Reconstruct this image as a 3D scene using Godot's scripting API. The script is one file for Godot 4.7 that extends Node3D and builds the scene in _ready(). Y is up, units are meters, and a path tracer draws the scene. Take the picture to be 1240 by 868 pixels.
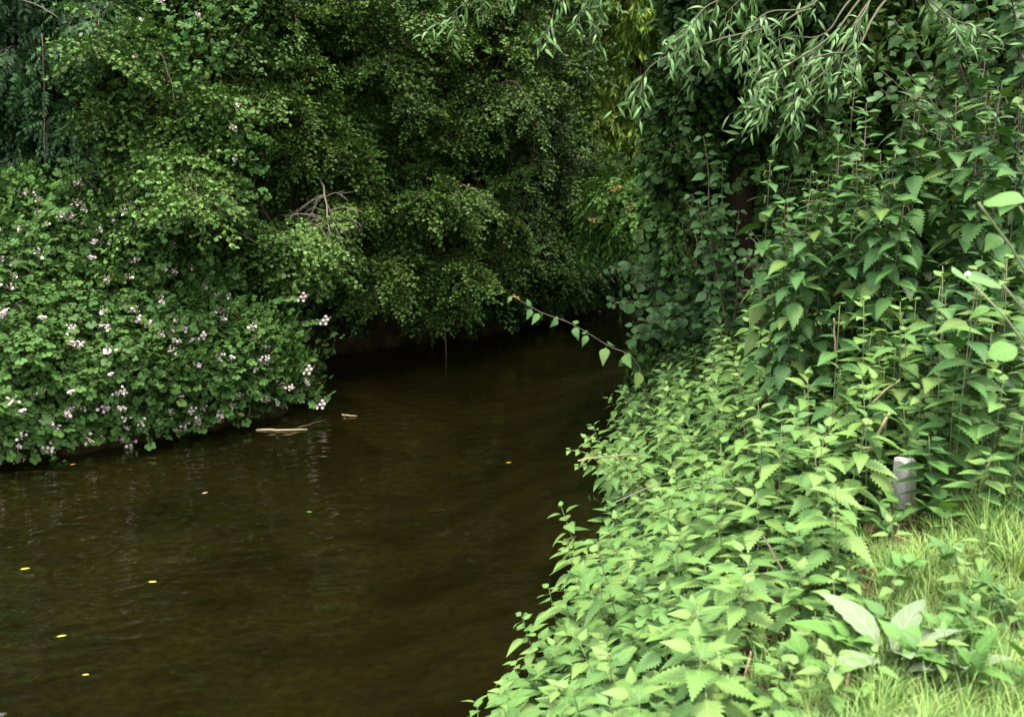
extends Node3D

# ------------------------------------------------------------------ camera geometry
const EYE := Vector3(0, 2.5, 0)
const PITCH := 11.7
const FOV := 40.0
const PX_W := 1240.0
const PX_H := 868.0

var rng := RandomNumberGenerator.new()
var noise := FastNoiseLite.new()
var names := {}
var M := {}          # materials
var G := {}          # shared meshes

# the water's outline seen from above (x, z)
var shore := PackedVector2Array([
	Vector2(-60, -3.5), Vector2(-12, -6.4), Vector2(-7, -7.15), Vector2(-4.25, -7.75), Vector2(-3.2, -8.45), Vector2(-2.3, -9.35),
	Vector2(-2.15, -10.6), Vector2(-2.4, -12.2), Vector2(-0.6, -13.4), Vector2(0.8, -15.0), Vector2(1.9, -17.2), Vector2(6, -20.5), Vector2(16, -23),
	Vector2(17, -20), Vector2(7, -18.0), Vector2(3.6, -15.8), Vector2(2.2, -13.2), Vector2(1.35, -10.6), Vector2(1.0, -8.2),
	Vector2(0.72, -6.6), Vector2(0.45, -5.2), Vector2(0.12, -4.1), Vector2(-0.2, -3.0), Vector2(-0.6, -1.5), Vector2(-1.2, 0.6), Vector2(-3, 4), Vector2(-12, 9), Vector2(-60, 12)])

func _ready() -> void:
	rng.seed = 20240611
	noise.seed = 7
	noise.frequency = 1.0
	set_camera_and_light()
	make_materials()
	make_leaf_meshes()
	build_ground()
	build_water()
	build_far_trees()
	build_hawthorns()
	build_ash()
	build_ivy_tree()
	build_elder()
	build_willow()
	build_shade_shrubs()
	build_brambles()
	build_dead_branches()
	build_tall_nettles()
	build_low_nettles()
	build_leaning_nettle()
	build_broad_plants()
	build_post_and_stems()
	build_grass()
	build_floating()

# ------------------------------------------------------------------ camera, sky, sun
func set_camera_and_light() -> void:
	var cam := Camera3D.new()
	cam.name = "camera"
	cam.fov = FOV
	cam.near = 0.05
	cam.far = 600.0
	var att := CameraAttributesPhysical.new()
	att.frustum_focal_length = 33.0
	att.frustum_focus_distance = 7.5
	att.exposure_aperture = 4.2
	cam.attributes = att
	add_child(cam)
	cam.position = EYE
	cam.rotation_degrees = Vector3(-PITCH, 0, 0)
	cam.fov = FOV
	cam.current = true
	var sky_mat := ProceduralSkyMaterial.new()
	sky_mat.sky_top_color = Color(0.97, 0.98, 0.99)
	sky_mat.sky_horizon_color = Color(0.60, 0.62, 0.62)
	sky_mat.sky_curve = 0.55
	sky_mat.ground_bottom_color = Color(0.16, 0.17, 0.12)
	sky_mat.ground_horizon_color = Color(0.30, 0.32, 0.28)
	sky_mat.sun_angle_max = 30.0
	var sky := Sky.new()
	sky.sky_material = sky_mat
	var env := Environment.new()
	env.background_mode = Environment.BG_SKY
	env.sky = sky
	env.tonemap_mode = Environment.TONE_MAPPER_LINEAR
	env.tonemap_exposure = 6.3
	env.sdfgi_enabled = true
	env.ssao_enabled = true
	env.ssil_enabled = true
	var we := WorldEnvironment.new()
	we.name = "world_environment"
	we.environment = env
	add_child(we)
	var sun := DirectionalLight3D.new()
	sun.name = "sun"
	sun.light_energy = 0.5
	sun.light_angular_distance = 14.0
	sun.light_color = Color(1.0, 0.96, 0.88)
	sun.shadow_enabled = true
	add_child(sun)
	sun.rotation_degrees = Vector3(-78, 28, 0)

# ------------------------------------------------------------------ small helpers
func pix(px: float, py: float, depth: float) -> Vector3:
	var f := PX_H * 0.5 / tan(deg_to_rad(FOV * 0.5))
	var p := deg_to_rad(PITCH)
	var fw := Vector3(0, -sin(p), -cos(p))
	var up := Vector3(0, cos(p), -sin(p))
	var d := fw + Vector3.RIGHT * ((px - PX_W * 0.5) / f) - up * ((py - PX_H * 0.5) / f)
	return EYE + d * (depth / -d.z)

func to_pix(q: Vector3) -> Vector2:
	var f := PX_H * 0.5 / tan(deg_to_rad(FOV * 0.5))
	var p := deg_to_rad(PITCH)
	var v := q - EYE
	var w := v.dot(Vector3(0, -sin(p), -cos(p)))
	if w < 0.05:
		return Vector2(-9999, -9999)
	return Vector2(PX_W * 0.5 + f * v.x / w, PX_H * 0.5 - f * v.dot(Vector3(0, cos(p), -sin(p))) / w)

func pix_flat(px: float, py: float, y: float) -> Vector3:
	var a := pix(px, py, 1.0) - EYE
	return EYE + a * ((y - EYE.y) / a.y)

func rf(a: float, b: float) -> float:
	return rng.randf_range(a, b)

func rdir() -> Vector3:
	return Vector3(rng.randfn(), rng.randfn(), rng.randfn()).normalized()

func numbered(called: String) -> String:
	names[called] = names.get(called, 0) + 1
	return called if names[called] == 1 else "%s_%03d" % [called, names[called] - 1]

func thing(called: String, label: String, category: String, at := Vector3.ZERO, group := "") -> Node3D:
	var o := Node3D.new()
	o.name = numbered(called)
	add_child(o)
	o.position = at
	tag(o, label, category, group)
	return o

func tag(o: Node, label: String, category: String, group := "") -> void:
	o.set_meta("label", label)
	o.set_meta("category", category)
	if group:
		o.set_meta("group", group)

func part(parent: Node, called: String, mesh: Mesh, mat: Material, x := Transform3D()) -> MeshInstance3D:
	var o := MeshInstance3D.new()
	o.name = called
	o.mesh = mesh
	o.material_override = mat
	o.transform = x
	parent.add_child(o, true)
	return o

func single(called: String, mesh: Mesh, mat: Material, x: Transform3D, label: String, category: String, group := "") -> MeshInstance3D:
	var o := part(self, numbered(called), mesh, mat, x)
	tag(o, label, category, group)
	return o

func scatter(parent: Node, called: String, mesh: Mesh, mat: Material, xs: Array, cols: PackedColorArray) -> MultiMeshInstance3D:
	var mm := MultiMesh.new()
	mm.transform_format = MultiMesh.TRANSFORM_3D
	mm.use_colors = true
	mm.mesh = mesh
	mm.instance_count = xs.size()
	for i in xs.size():
		mm.set_instance_transform(i, xs[i])
		mm.set_instance_color(i, cols[i])
	var o := MultiMeshInstance3D.new()
	o.name = called
	o.multimesh = mm
	o.material_override = mat
	o.set_meta("kind", "stuff")
	parent.add_child(o, true)
	return o

# leaves look along +z with their upper face towards +y
func aim(at: Vector3, dir: Vector3, normal: Vector3, s := 1.0) -> Transform3D:
	var z := dir.normalized()
	var x := normal.cross(z)
	if x.length() < 0.01:
		x = Vector3(0.31, 0.2, 0.93).cross(z)
	x = x.normalized()
	return Transform3D(Basis(x * s, z.cross(x) * s, z * s), at)

func begin() -> SurfaceTool:
	var st := SurfaceTool.new()
	st.begin(Mesh.PRIMITIVE_TRIANGLES)
	return st

func finish(st: SurfaceTool) -> ArrayMesh:
	st.generate_normals()
	return st.commit()

func tri(st: SurfaceTool, a: Vector3, b: Vector3, c: Vector3) -> void:
	st.add_vertex(a); st.add_vertex(b); st.add_vertex(c)

func tube(st: SurfaceTool, pts: Array, r0: float, r1: float, sides := 5, col := Color.WHITE) -> void:
	st.set_color(col)
	var rings := []
	var n := pts.size()
	for i in n:
		var d: Vector3 = (pts[mini(i + 1, n - 1)] - pts[maxi(i - 1, 0)]).normalized()
		var s := d.cross(Vector3(0.17, 0.93, 0.33) if absf(d.y) < 0.9 else Vector3(0.9, 0.1, 0.4)).normalized()
		var t := s.cross(d)
		var r := lerpf(r0, r1, float(i) / (n - 1))
		var ring := []
		for k in sides:
			var a := TAU * k / sides
			ring.append(pts[i] + (s * cos(a) + t * sin(a)) * r)
		rings.append(ring)
	for i in n - 1:
		for k in sides:
			var l := (k + 1) % sides
			st.set_uv(Vector2(float(k) / sides, i)); st.add_vertex(rings[i][k])
			st.set_uv(Vector2(float(k) / sides, i + 1)); st.add_vertex(rings[i + 1][k])
			st.set_uv(Vector2(float(k + 1) / sides, i + 1)); st.add_vertex(rings[i + 1][l])
			st.set_uv(Vector2(float(k) / sides, i)); st.add_vertex(rings[i][k])
			st.set_uv(Vector2(float(k + 1) / sides, i + 1)); st.add_vertex(rings[i + 1][l])
			st.set_uv(Vector2(float(k + 1) / sides, i)); st.add_vertex(rings[i][l])
	for e in [0, n - 1]:
		for k in range(1, sides - 1):
			if e == 0:
				tri(st, rings[e][0], rings[e][k], rings[e][k + 1])
			else:
				tri(st, rings[e][0], rings[e][k + 1], rings[e][k])

func bend(a: Vector3, b: Vector3, arch: Vector3, n := 7, wobble := 0.0) -> Array:
	var out := []
	for i in n + 1:
		var s := float(i) / n
		var w := Vector3.ZERO
		if wobble > 0.0 and i > 0 and i < n:
			w = rdir() * wobble
		out.append(a.lerp(b, s) + arch * (4.0 * s * (1.0 - s)) + w)
	return out

func along(pts: Array, s: float) -> Vector3:
	var f := clampf(s, 0.0, 1.0) * (pts.size() - 1)
	var i := mini(int(f), pts.size() - 2)
	return pts[i].lerp(pts[i + 1], f - i)

# one leaf blade: widths from base to tip, teeth along the edge, folded at the midrib, curling down
func blade(st: SurfaceTool, x: Transform3D, widths: Array, n: int, teeth: float, fold: float, droop: float, pleat: float, stalk: float, col: Color) -> void:
	st.set_color(col)
	var mids := []
	var ls := []
	var rs := []
	for i in n + 1:
		var t := float(i) / n
		var w := 0.0
		var f := t * (widths.size() - 1)
		var k := mini(int(f), widths.size() - 2)
		w = lerpf(widths[k], widths[k + 1], f - k)
		var back := 0.0
		if teeth > 0.0 and i > 0 and i < n:
			if i % 2 == 0:
				w *= 1.0 - teeth
			else:
				back = teeth * 0.10
		var y := -droop * t * t + (pleat if i % 2 == 0 else -pleat)
		var z := stalk + (1.0 - stalk) * (t - droop * 0.35 * t * t)
		mids.append([x * Vector3(0, y + pleat * 0.5, z), Vector2(0.5, t)])
		var ey := y + fold * w - droop * 0.3 * w
		ls.append([x * Vector3(-w, ey, z + back), Vector2(0.0, t)])
		rs.append([x * Vector3(w, ey, z + back), Vector2(1.0, t)])
	for i in n:
		for side in [0, 1]:
			var e: Array = ls if side == 0 else rs
			var quad := [mids[i], mids[i + 1], e[i + 1], e[i]] if side == 1 else [e[i], e[i + 1], mids[i + 1], mids[i]]
			for idx in [[0, 1, 2], [0, 2, 3]]:
				if quad[idx[0]][0].is_equal_approx(quad[idx[1]][0]) or quad[idx[1]][0].is_equal_approx(quad[idx[2]][0]) or quad[idx[0]][0].is_equal_approx(quad[idx[2]][0]):
					continue
				for q in idx:
					st.set_uv(quad[q][1])
					st.add_vertex(quad[q][0])
	if stalk > 0.0:
		var r := 0.014
		st.set_uv(Vector2(0.5, 0.02))
		tri(st, x * Vector3(-r, 0, 0), x * Vector3(0, r * 0.5, stalk * 1.02), x * Vector3(r, 0, 0))

func leaf_mesh(widths: Array, n: int, teeth: float, fold: float, droop: float, pleat: float, stalk: float) -> ArrayMesh:
	var st := begin()
	blade(st, Transform3D(), widths, n, teeth, fold, droop, pleat, stalk, Color.WHITE)
	return finish(st)

# ------------------------------------------------------------------ materials
func lin(r: float, g: float, b: float) -> Color:
	return Color(r, g, b).linear_to_srgb()

func leafy(c: Color, rough: float, spec: float, back: float, tex: Texture2D = null) -> StandardMaterial3D:
	var m := StandardMaterial3D.new()
	m.albedo_color = c
	m.roughness = rough
	m.metallic_specular = spec * 0.62
	m.vertex_color_use_as_albedo = true
	m.backlight_enabled = true
	m.backlight = Color(0.9, 1.0, 0.45) * back
	m.cull_mode = BaseMaterial3D.CULL_DISABLED
	if tex:
		m.albedo_texture = tex
	return m

func plain(c: Color, rough: float, tex: Texture2D = null, scale := 1.0) -> StandardMaterial3D:
	var m := StandardMaterial3D.new()
	m.albedo_color = c
	m.roughness = rough
	m.vertex_color_use_as_albedo = true
	if tex:
		m.albedo_texture = tex
		m.uv1_triplanar = true
		m.uv1_world_triplanar = true
		m.uv1_scale = Vector3.ONE * scale
	return m

func noise_tex(freq: float, a: Color, b: Color, size := 512, octaves := 5, sd := 1, normal := false, bump := 4.0) -> NoiseTexture2D:
	var fn := FastNoiseLite.new()
	fn.seed = sd
	fn.frequency = freq
	fn.fractal_octaves = octaves
	var t := NoiseTexture2D.new()
	t.width = size
	t.height = size
	t.seamless = true
	t.noise = fn
	if normal:
		t.as_normal_map = true
		t.bump_strength = bump
	else:
		var g := Gradient.new()
		g.set_color(0, a)
		g.set_color(1, b)
		t.color_ramp = g
	return t

# pale veins and slight mottling of a leaf: u runs across, v from stalk to tip
func vein_texture(side_veins: float, contrast: float, sd: int) -> ImageTexture:
	var fn := FastNoiseLite.new()
	fn.seed = sd
	fn.frequency = 0.06
	var im := Image.create(96, 128, false, Image.FORMAT_RGBA8)
	for y in 128:
		for x in 96:
			var u := absf(x / 95.0 - 0.5) * 2.0
			var v := y / 127.0
			var vein := exp(-pow(u / 0.05, 2.0))
			var ph := fposmod((v - u * 0.22) * side_veins, 1.0) - 0.5
			vein = maxf(vein, exp(-pow(ph / 0.09, 2.0)) * 0.6 * (1.0 - u * 0.5))
			var net := fn.get_noise_2d(x * 3.0, y * 3.0)
			var k := 0.80 + 0.09 * net + contrast * vein
			im.set_pixel(x, y, Color(clampf(k + 0.02 * vein, 0, 1), clampf(k, 0, 1), clampf(k + 0.05 * vein, 0, 1)))
	return ImageTexture.create_from_image(im)

func make_materials() -> void:
	var v1 := vein_texture(7.0, 0.13, 3)
	var v2 := vein_texture(5.0, 0.16, 5)
	# nettles: five tints
	M.nettle = []
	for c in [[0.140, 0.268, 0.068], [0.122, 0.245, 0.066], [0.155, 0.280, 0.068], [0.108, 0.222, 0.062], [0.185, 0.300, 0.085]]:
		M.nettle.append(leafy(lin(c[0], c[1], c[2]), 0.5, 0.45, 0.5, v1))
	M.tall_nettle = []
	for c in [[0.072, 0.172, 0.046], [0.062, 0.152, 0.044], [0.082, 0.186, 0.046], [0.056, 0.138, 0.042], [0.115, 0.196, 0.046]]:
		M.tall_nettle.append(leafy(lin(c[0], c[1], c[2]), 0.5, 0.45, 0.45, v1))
	M.bramble = []
	for c in [[0.072, 0.160, 0.036], [0.058, 0.140, 0.034], [0.095, 0.178, 0.040], [0.048, 0.118, 0.030]]:
		M.bramble.append(leafy(lin(c[0], c[1] * 1.08, c[2]), 0.5, 0.38, 0.4, v2))
	M.bramble_mass = leafy(lin(0.072, 0.160, 0.036), 0.5, 0.38, 0.4, v2)
	M.hawthorn = leafy(lin(0.050, 0.104, 0.021), 0.45, 0.45, 0.4)
	M.ash = leafy(lin(0.019, 0.056, 0.015), 0.45, 0.5, 0.4)
	M.ivy = leafy(lin(0.026, 0.060, 0.013), 0.45, 0.4, 0.25)
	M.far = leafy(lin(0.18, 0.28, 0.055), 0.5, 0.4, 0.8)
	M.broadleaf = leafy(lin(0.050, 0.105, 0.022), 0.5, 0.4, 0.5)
	M.willow = leafy(lin(0.085, 0.165, 0.055), 0.42, 0.5, 0.5)
	M.elder = leafy(lin(0.075, 0.175, 0.035), 0.5, 0.4, 0.6, v2)
	M.shrub_leaf = leafy(lin(0.055, 0.130, 0.036), 0.45, 0.45, 0.35, v2)
	M.dogwood = leafy(lin(0.052, 0.125, 0.036), 0.48, 0.45, 0.45, v2)
	M.broad = leafy(lin(0.125, 0.27, 0.06), 0.45, 0.5, 0.6, v2)
	M.dock = leafy(lin(0.21, 0.28, 0.16), 0.6, 0.35, 0.4, v2)
	M.grass = leafy(lin(0.185, 0.295, 0.085), 0.5, 0.4, 0.5)
	M.straw = leafy(lin(0.30, 0.23, 0.12), 0.8, 0.2, 0.1)
	M.petal = leafy(lin(0.56, 0.51, 0.50), 0.7, 0.2, 0.4)
	M.dead_leaf = leafy(lin(0.20, 0.155, 0.11), 0.85, 0.2, 0.15)
	M.umbel = leafy(lin(0.30, 0.22, 0.085), 0.85, 0.2, 0.2)
	M.catkin = leafy(lin(0.12, 0.125, 0.055), 0.85, 0.2, 0.2)
	M.yellow = leafy(lin(0.36, 0.27, 0.05), 0.5, 0.4, 0.3)
	M.stem_green = plain(lin(0.11, 0.13, 0.05), 0.7)
	M.stem_willow = plain(lin(0.050, 0.050, 0.022), 0.7)
	M.stem_dark = plain(lin(0.06, 0.045, 0.03), 0.75)
	M.stem_dry = plain(lin(0.25, 0.195, 0.11), 0.85)
	M.twig_grey = plain(lin(0.135, 0.115, 0.095), 0.9)
	M.twig_brown = plain(lin(0.075, 0.055, 0.035), 0.9)
	var bark := noise_tex(0.03, Color(0.45, 0.42, 0.38), Color(1, 1, 1), 256, 5, 9)
	M.bark = plain(lin(0.085, 0.062, 0.042), 0.95, bark, 3.0)
	M.cane = plain(lin(0.085, 0.05, 0.03), 0.7)
	M.wood = plain(lin(0.50, 0.49, 0.46), 0.9, noise_tex(0.05, Color(0.6, 0.6, 0.58), Color(1, 1, 1), 256, 4, 12), 9.0)
	M.wood.uv1_scale = Vector3(26, 2.2, 26)
	M.ground = plain(Color(1, 1, 1), 0.95, noise_tex(0.02, Color(0.55, 0.52, 0.5), Color(1, 1, 1), 512, 6, 4), 1.1)
	M.ground.metallic_specular = 0.12
	M.bark.metallic_specular = 0.2
	var w := StandardMaterial3D.new()
	var wc := lin(0.0030, 0.0026, 0.0006)
	wc.a = 0.55
	w.albedo_color = wc
	w.transparency = BaseMaterial3D.TRANSPARENCY_ALPHA
	w.roughness = 0.012
	w.metallic_specular = 0.5
	w.normal_enabled = true
	w.normal_texture = noise_tex(0.018, Color.BLACK, Color.WHITE, 512, 4, 21, true, 3.0)
	w.normal_scale = 0.10
	w.uv1_scale = Vector3(0.55, 1.15, 1)
	M.water = w

# ------------------------------------------------------------------ shared leaf shapes
func make_leaf_meshes() -> void:
	# nettle: heart-shaped toothed blade with a long point
	var nw := [0.0, 0.22, 0.265, 0.25, 0.21, 0.16, 0.105, 0.055, 0.0]
	G.nettle = []
	for d in [0.10, 0.22, 0.34, 0.16]:
		G.nettle.append(leaf_mesh(nw, 20, 0.30, 0.30 - d * 0.4, d, 0.010, 0.14))
	# round-ended bramble leaflets, three or five to a leaf
	var bw := [0.0, 0.22, 0.36, 0.40, 0.36, 0.24, 0.0]
	G.bramble = []
	for five in [false, true, true]:
		var st := begin()
		var spots := [[0.0, 1.0, 0.42], [1.15, 0.85, 0.36], [-1.15, 0.85, 0.36]]
		if five:
			spots = [[0.0, 1.0, 0.45], [0.95, 0.9, 0.38], [-0.95, 0.9, 0.38], [1.95, 0.65, 0.34], [-1.95, 0.65, 0.34]]
		for s in spots:
			var b := Basis(Vector3.UP, s[0]) * Basis(Vector3.RIGHT, rf(-0.15, 0.3))
			var at := Vector3(0, 0, 0.30)
			blade(st, Transform3D(b * (s[1] * 0.62), at), bw, 6, 0.10, rf(0.1, 0.3), rf(0.05, 0.25), 0.006, 0.14, Color(1, 1, 1) * rf(0.85, 1.12))
		st.set_color(Color(0.9, 0.8, 0.6))
		tube(st, [Vector3.ZERO, Vector3(0, 0.02, 0.15), Vector3(0, 0, 0.31)], 0.014, 0.012, 3, Color(0.9, 0.8, 0.6))
		G.bramble.append(finish(st))
	# bramble flower head: five-petalled flowers and woolly buds
	G.flowers = []
	for k in 3:
		var st := begin()
		for i in 5 + k:
			var c := Vector3(rf(-0.028, 0.028), rf(-0.01, 0.03), rf(-0.028, 0.045))
			var up := (Vector3.UP + rdir() * 0.7).normalized()
			var x := aim(c, up.cross(Vector3(0.3, 0.1, 1)).normalized(), up)
			var tint: Color = Color(1, 0.93, 0.97) if rng.randf() < 0.6 else Color(0.95, 0.78, 0.9)
			for p in 5:
				blade(st, x * Transform3D(Basis(Vector3.UP, TAU * p / 5 + rf(-0.15, 0.15)) * 0.0135, Vector3.ZERO), [0.2, 0.48, 0.5, 0.1], 3, 0.0, 0.2, -0.1, 0.0, 0.0, tint)
			tube(st, [c - up * 0.001, c + up * 0.004], 0.0045, 0.003, 5, Color(0.75, 0.72, 0.45))
			tube(st, [c, c * 0.3 - Vector3(0, 0.02, 0)], 0.0014, 0.0018, 3, Color(0.35, 0.4, 0.25))
		for i in 9:
			var c := Vector3(rf(-0.03, 0.03), rf(0.0, 0.045), rf(-0.03, 0.06))
			tube(st, [c - Vector3(0, 0.005, 0), c, c + Vector3(0, 0.006, 0)], 0.004, 0.0025, 5, Color(0.62, 0.62, 0.5))
			tube(st, [c, c * 0.3 - Vector3(0, 0.02, 0)], 0.0012, 0.0016, 3, Color(0.35, 0.4, 0.25))
		G.flowers.append(finish(st))
	# hawthorn spray: small wedge-shaped lobed leaves on a short twig
	G.hawthorn_big = fan(8, 6, 0.118, [0.0, 0.24, 0.40, 0.0], 3, 0.0)
	G.hawthorn = fan(9, 7, 0.098, [0.0, 0.24, 0.40, 0.0], 3, 0.0)
	G.far = fan(9, 7, 0.13, [0.0, 0.24, 0.0], 2, 0.1)
	G.far_willow = fan(9, 8, 0.17, [0.0, 0.10, 0.0], 2, 0.9)
	G.ivy = fan(6, 6, 0.24, [0.0, 0.40, 0.34, 0.0], 3, 0.25)
	# ash or elder leaf: leaflets in pairs along a stalk
	G.pinnate = pinnate(4, [0.0, 0.17, 0.2, 0.13, 0.0], 0.34, 0.55)
	G.elder = pinnate(3, [0.0, 0.18, 0.22, 0.15, 0.0], 0.42, 0.35)
	G.ash = leaf_fan(9, 0.60, [G.pinnate], 0.4)
	G.elder_twig = leaf_fan(6, 0.8, [G.elder], 0.15)
	G.bramble_shoot = leaf_fan(9, 0.30, G.bramble, 0.1)
	# willow leaf: a lance
	G.willow = [leaf_mesh([0.0, 0.06, 0.088, 0.078, 0.045, 0.0], 6, 0.0, 0.35, 0.25, 0.0, 0.06), leaf_mesh([0.0, 0.06, 0.085, 0.075, 0.04, 0.0], 6, 0.0, 0.5, 0.45, 0.0, 0.06)]
	# ovate, round and broad leaves
	G.ovate = [leaf_mesh([0.0, 0.22, 0.29, 0.26, 0.17, 0.07, 0.0], 8, 0.0, 0.15, 0.2, 0.006, 0.14), leaf_mesh([0.0, 0.22, 0.29, 0.26, 0.17, 0.07, 0.0], 8, 0.0, 0.3, 0.35, 0.006, 0.14)]
	G.round = [leaf_mesh([0.0, 0.32, 0.42, 0.44, 0.38, 0.22, 0.0], 8, 0.06, 0.1, 0.15, 0.006, 0.12), leaf_mesh([0.0, 0.32, 0.42, 0.42, 0.36, 0.2, 0.0], 8, 0.06, 0.2, 0.3, 0.006, 0.12)]
	G.dock = [leaf_mesh([0.03, 0.12, 0.16, 0.16, 0.13, 0.08, 0.0], 12, 0.08, 0.3, 0.25, 0.006, 0.18), leaf_mesh([0.03, 0.12, 0.17, 0.17, 0.13, 0.08, 0.0], 12, 0.10, 0.15, 0.45, 0.008, 0.18)]
	# dry curled leaf
	G.dead = leaf_mesh([0.0, 0.2, 0.3, 0.22, 0.0], 5, 0.2, 0.7, 0.5, 0.03, 0.1)
	# grass tuft
	G.tuft = []
	for v in 3:
		var st := begin()
		for i in 11:
			var a := rf(0, TAU)
			var out := Vector3(cos(a), 0, sin(a))
			var base := out * rf(0, 0.03)
			var ln := rf(0.5, 1.0)
			var lean := rf(0.12, 0.75)
			var side := out.cross(Vector3.UP) * rf(0.006, 0.015)
			var col := Color(1, 1, 1) * rf(0.8, 1.15)
			if rng.randf() < 0.18:
				col = Color(1.7, 1.15, 1.3)
			st.set_color(col)
			var prev := [base - side, base + side]
			for k in range(1, 6):
				var t := k / 5.0
				var c := base + out * (lean * ln * t * t) + Vector3.UP * (ln * (t - 0.45 * lean * t * t))
				var w := side * (1.0 - t * t * 0.98)
				var cur := [c - w, c + w]
				tri(st, prev[0], cur[0], cur[1])
				if k < 5 or true:
					tri(st, prev[0], cur[1], prev[1])
				prev = cur
		G.tuft.append(finish(st))

# a leafy twig one unit long: side twigs left and right, small leaves all round them
func fan(sides: int, per: int, leaf: float, widths: Array, rows: int, hang: float) -> ArrayMesh:
	var st := begin()
	var pts := bend(Vector3.ZERO, Vector3(0, -0.10 - hang * 0.35, 1.0), Vector3(0, 0.08, 0), 5, 0.01)
	tube(st, pts, 0.009, 0.004, 3, Color(0.55, 0.4, 0.35))
	for i in sides:
		var s := lerpf(0.08, 1.0, float(i) / (sides - 1))
		var at := along(pts, s)
		var sd := 1.0 if i % 2 == 0 else -1.0
		var d := Vector3(sd * rf(0.5, 1.0), rf(-0.35, 0.45) - hang, rf(0.4, 1.0)).normalized()
		if i == sides - 1:
			d = Vector3(0, -0.1 - hang, 1).normalized()
		var ln := 0.42 * (1.15 - 0.65 * s) * rf(0.75, 1.2)
		var e := at + d * ln
		tube(st, [at, e], 0.005, 0.003, 3, Color(0.6, 0.45, 0.38))
		for k in per:
			var u := (k + rf(0.3, 1.0)) / per
			var ld := (d * rf(0.2, 0.9) + rdir() * 0.9 + Vector3(0, -hang, 0)).normalized()
			var nrm := (Vector3.UP + rdir() * 0.5).normalized()
			var b := rf(0.75, 1.22)
			blade(st, aim(at.lerp(e, u), ld, nrm, leaf * rf(0.7, 1.25)), widths, rows, 0.0, rf(0.1, 0.5), rf(0.0, 0.3), 0.0, 0.08, Color(b * rf(0.95, 1.12), b, b * rf(0.85, 1.0)))
	return finish(st)

# a twig one unit long carrying whole compound leaves
func leaf_fan(n: int, size: float, kinds: Array, hang: float) -> ArrayMesh:
	var st := begin()
	var pts := bend(Vector3.ZERO, Vector3(0, -0.05 - hang * 0.3, 1.0), Vector3(0, 0.08, 0), 5, 0.01)
	tube(st, pts, 0.010, 0.005, 4, Color(0.8, 0.6, 0.45))
	for i in n:
		var s := (i + 0.5) / n
		var a := i * 2.4 + rf(-0.3, 0.3)
		var d := Vector3(cos(a), sin(a) * 0.6 - hang, rf(0.1, 0.8)).normalized()
		if i == n - 1:
			d = Vector3(0, -hang * 0.5, 1).normalized()
		st.append_from(kinds[i % kinds.size()], 0, aim(along(pts, s) + d * 0.05, d, (Vector3.UP + rdir() * 0.4).normalized(), size * rf(0.75, 1.15)))
	return st.commit()

func pinnate(pairs: int, widths: Array, size: float, hang: float) -> ArrayMesh:
	var st := begin()
	var pts := bend(Vector3.ZERO, Vector3(0, -hang * 0.35, 1.0), Vector3(0, 0.1, 0), 5)
	tube(st, pts, 0.012, 0.006, 3, Color(0.9, 0.8, 0.6))
	for i in pairs + 1:
		var s := lerpf(0.3, 1.0, float(i) / pairs)
		var at := along(pts, s)
		for side in ([-1.0, 1.0] if i < pairs else [0.0]):
			var dir := Vector3(side * 1.1, -hang * rf(0.25, 0.7), 0.75).normalized()
			blade(st, aim(at, dir, Vector3(-side * 0.2, 1, 0).normalized(), size * rf(0.85, 1.1)), widths, 4, 0.0, 0.2, rf(0.1, 0.4), 0.0, 0.06, Color(1, 1, 1) * rf(0.85, 1.15))
	return finish(st)

# ------------------------------------------------------------------ ground and water
func shore_distance(x: float, z: float) -> float:
	var p := Vector2(x, z)
	var best := 1e9
	for i in shore.size():
		var q := Geometry2D.get_closest_point_to_segment(p, shore[i], shore[(i + 1) % shore.size()])
		best = minf(best, p.distance_squared_to(q))
	best = sqrt(best)
	return -best if Geometry2D.is_point_in_polygon(p, shore) else best

func ground_y(x: float, z: float) -> float:
	var d := shore_distance(x, z)
	var bump := noise.get_noise_2d(x * 0.9, z * 0.9) * 0.08 + noise.get_noise_2d(x * 3.1 + 40.0, z * 3.1) * 0.03
	if d < 0.0:
		return -0.02 - 0.42 * smoothstep(0.0, 1.6, -d) + bump * 0.7 * smoothstep(0.0, 0.8, -d)
	var right := x > shore_mid(z)
	var h := 0.0
	if right:
		h = lerpf(0.0, 1.1, smoothstep(-0.15, 1.35, d)) - 0.02 + 0.12 * smoothstep(2.5, 6.0, d)
	else:
		h = lerpf(0.0, 0.65, smoothstep(-0.1, 0.45, d)) - 0.02 + 0.3 * smoothstep(0.5, 3.0, d)
	return h + bump * smoothstep(0.0, 0.5, d)

func shore_mid(z: float) -> float:
	# a line down the middle of the water, to tell one bank from the other
	if z > -5.0:
		return -2.0 + (z + 5.0) * -0.5 if z < 0.0 else -4.5
	if z > -12.0:
		return lerpf(-2.0, -0.4, (-5.0 - z) / 7.0)
	if z > -16.5:
		return lerpf(-0.4, 2.4, (-12.0 - z) / 4.5)
	return 2.4 + (-16.5 - z) * 2.6

func steps(lo: float, hi: float, fine: float, far: float) -> PackedFloat32Array:
	var out := PackedFloat32Array()
	var v := lo
	while v < hi:
		out.append(v)
		v += fine
	out.append(hi)
	var grow := fine
	v = hi
	while v < far:
		grow *= 1.5
		v += grow
		out.append(v)
	var low := PackedFloat32Array()
	grow = fine
	v = lo
	while v > -far:
		grow *= 1.5
		v -= grow
		low.append(v)
	low.reverse()
	low.append_array(out)
	return low

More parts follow.
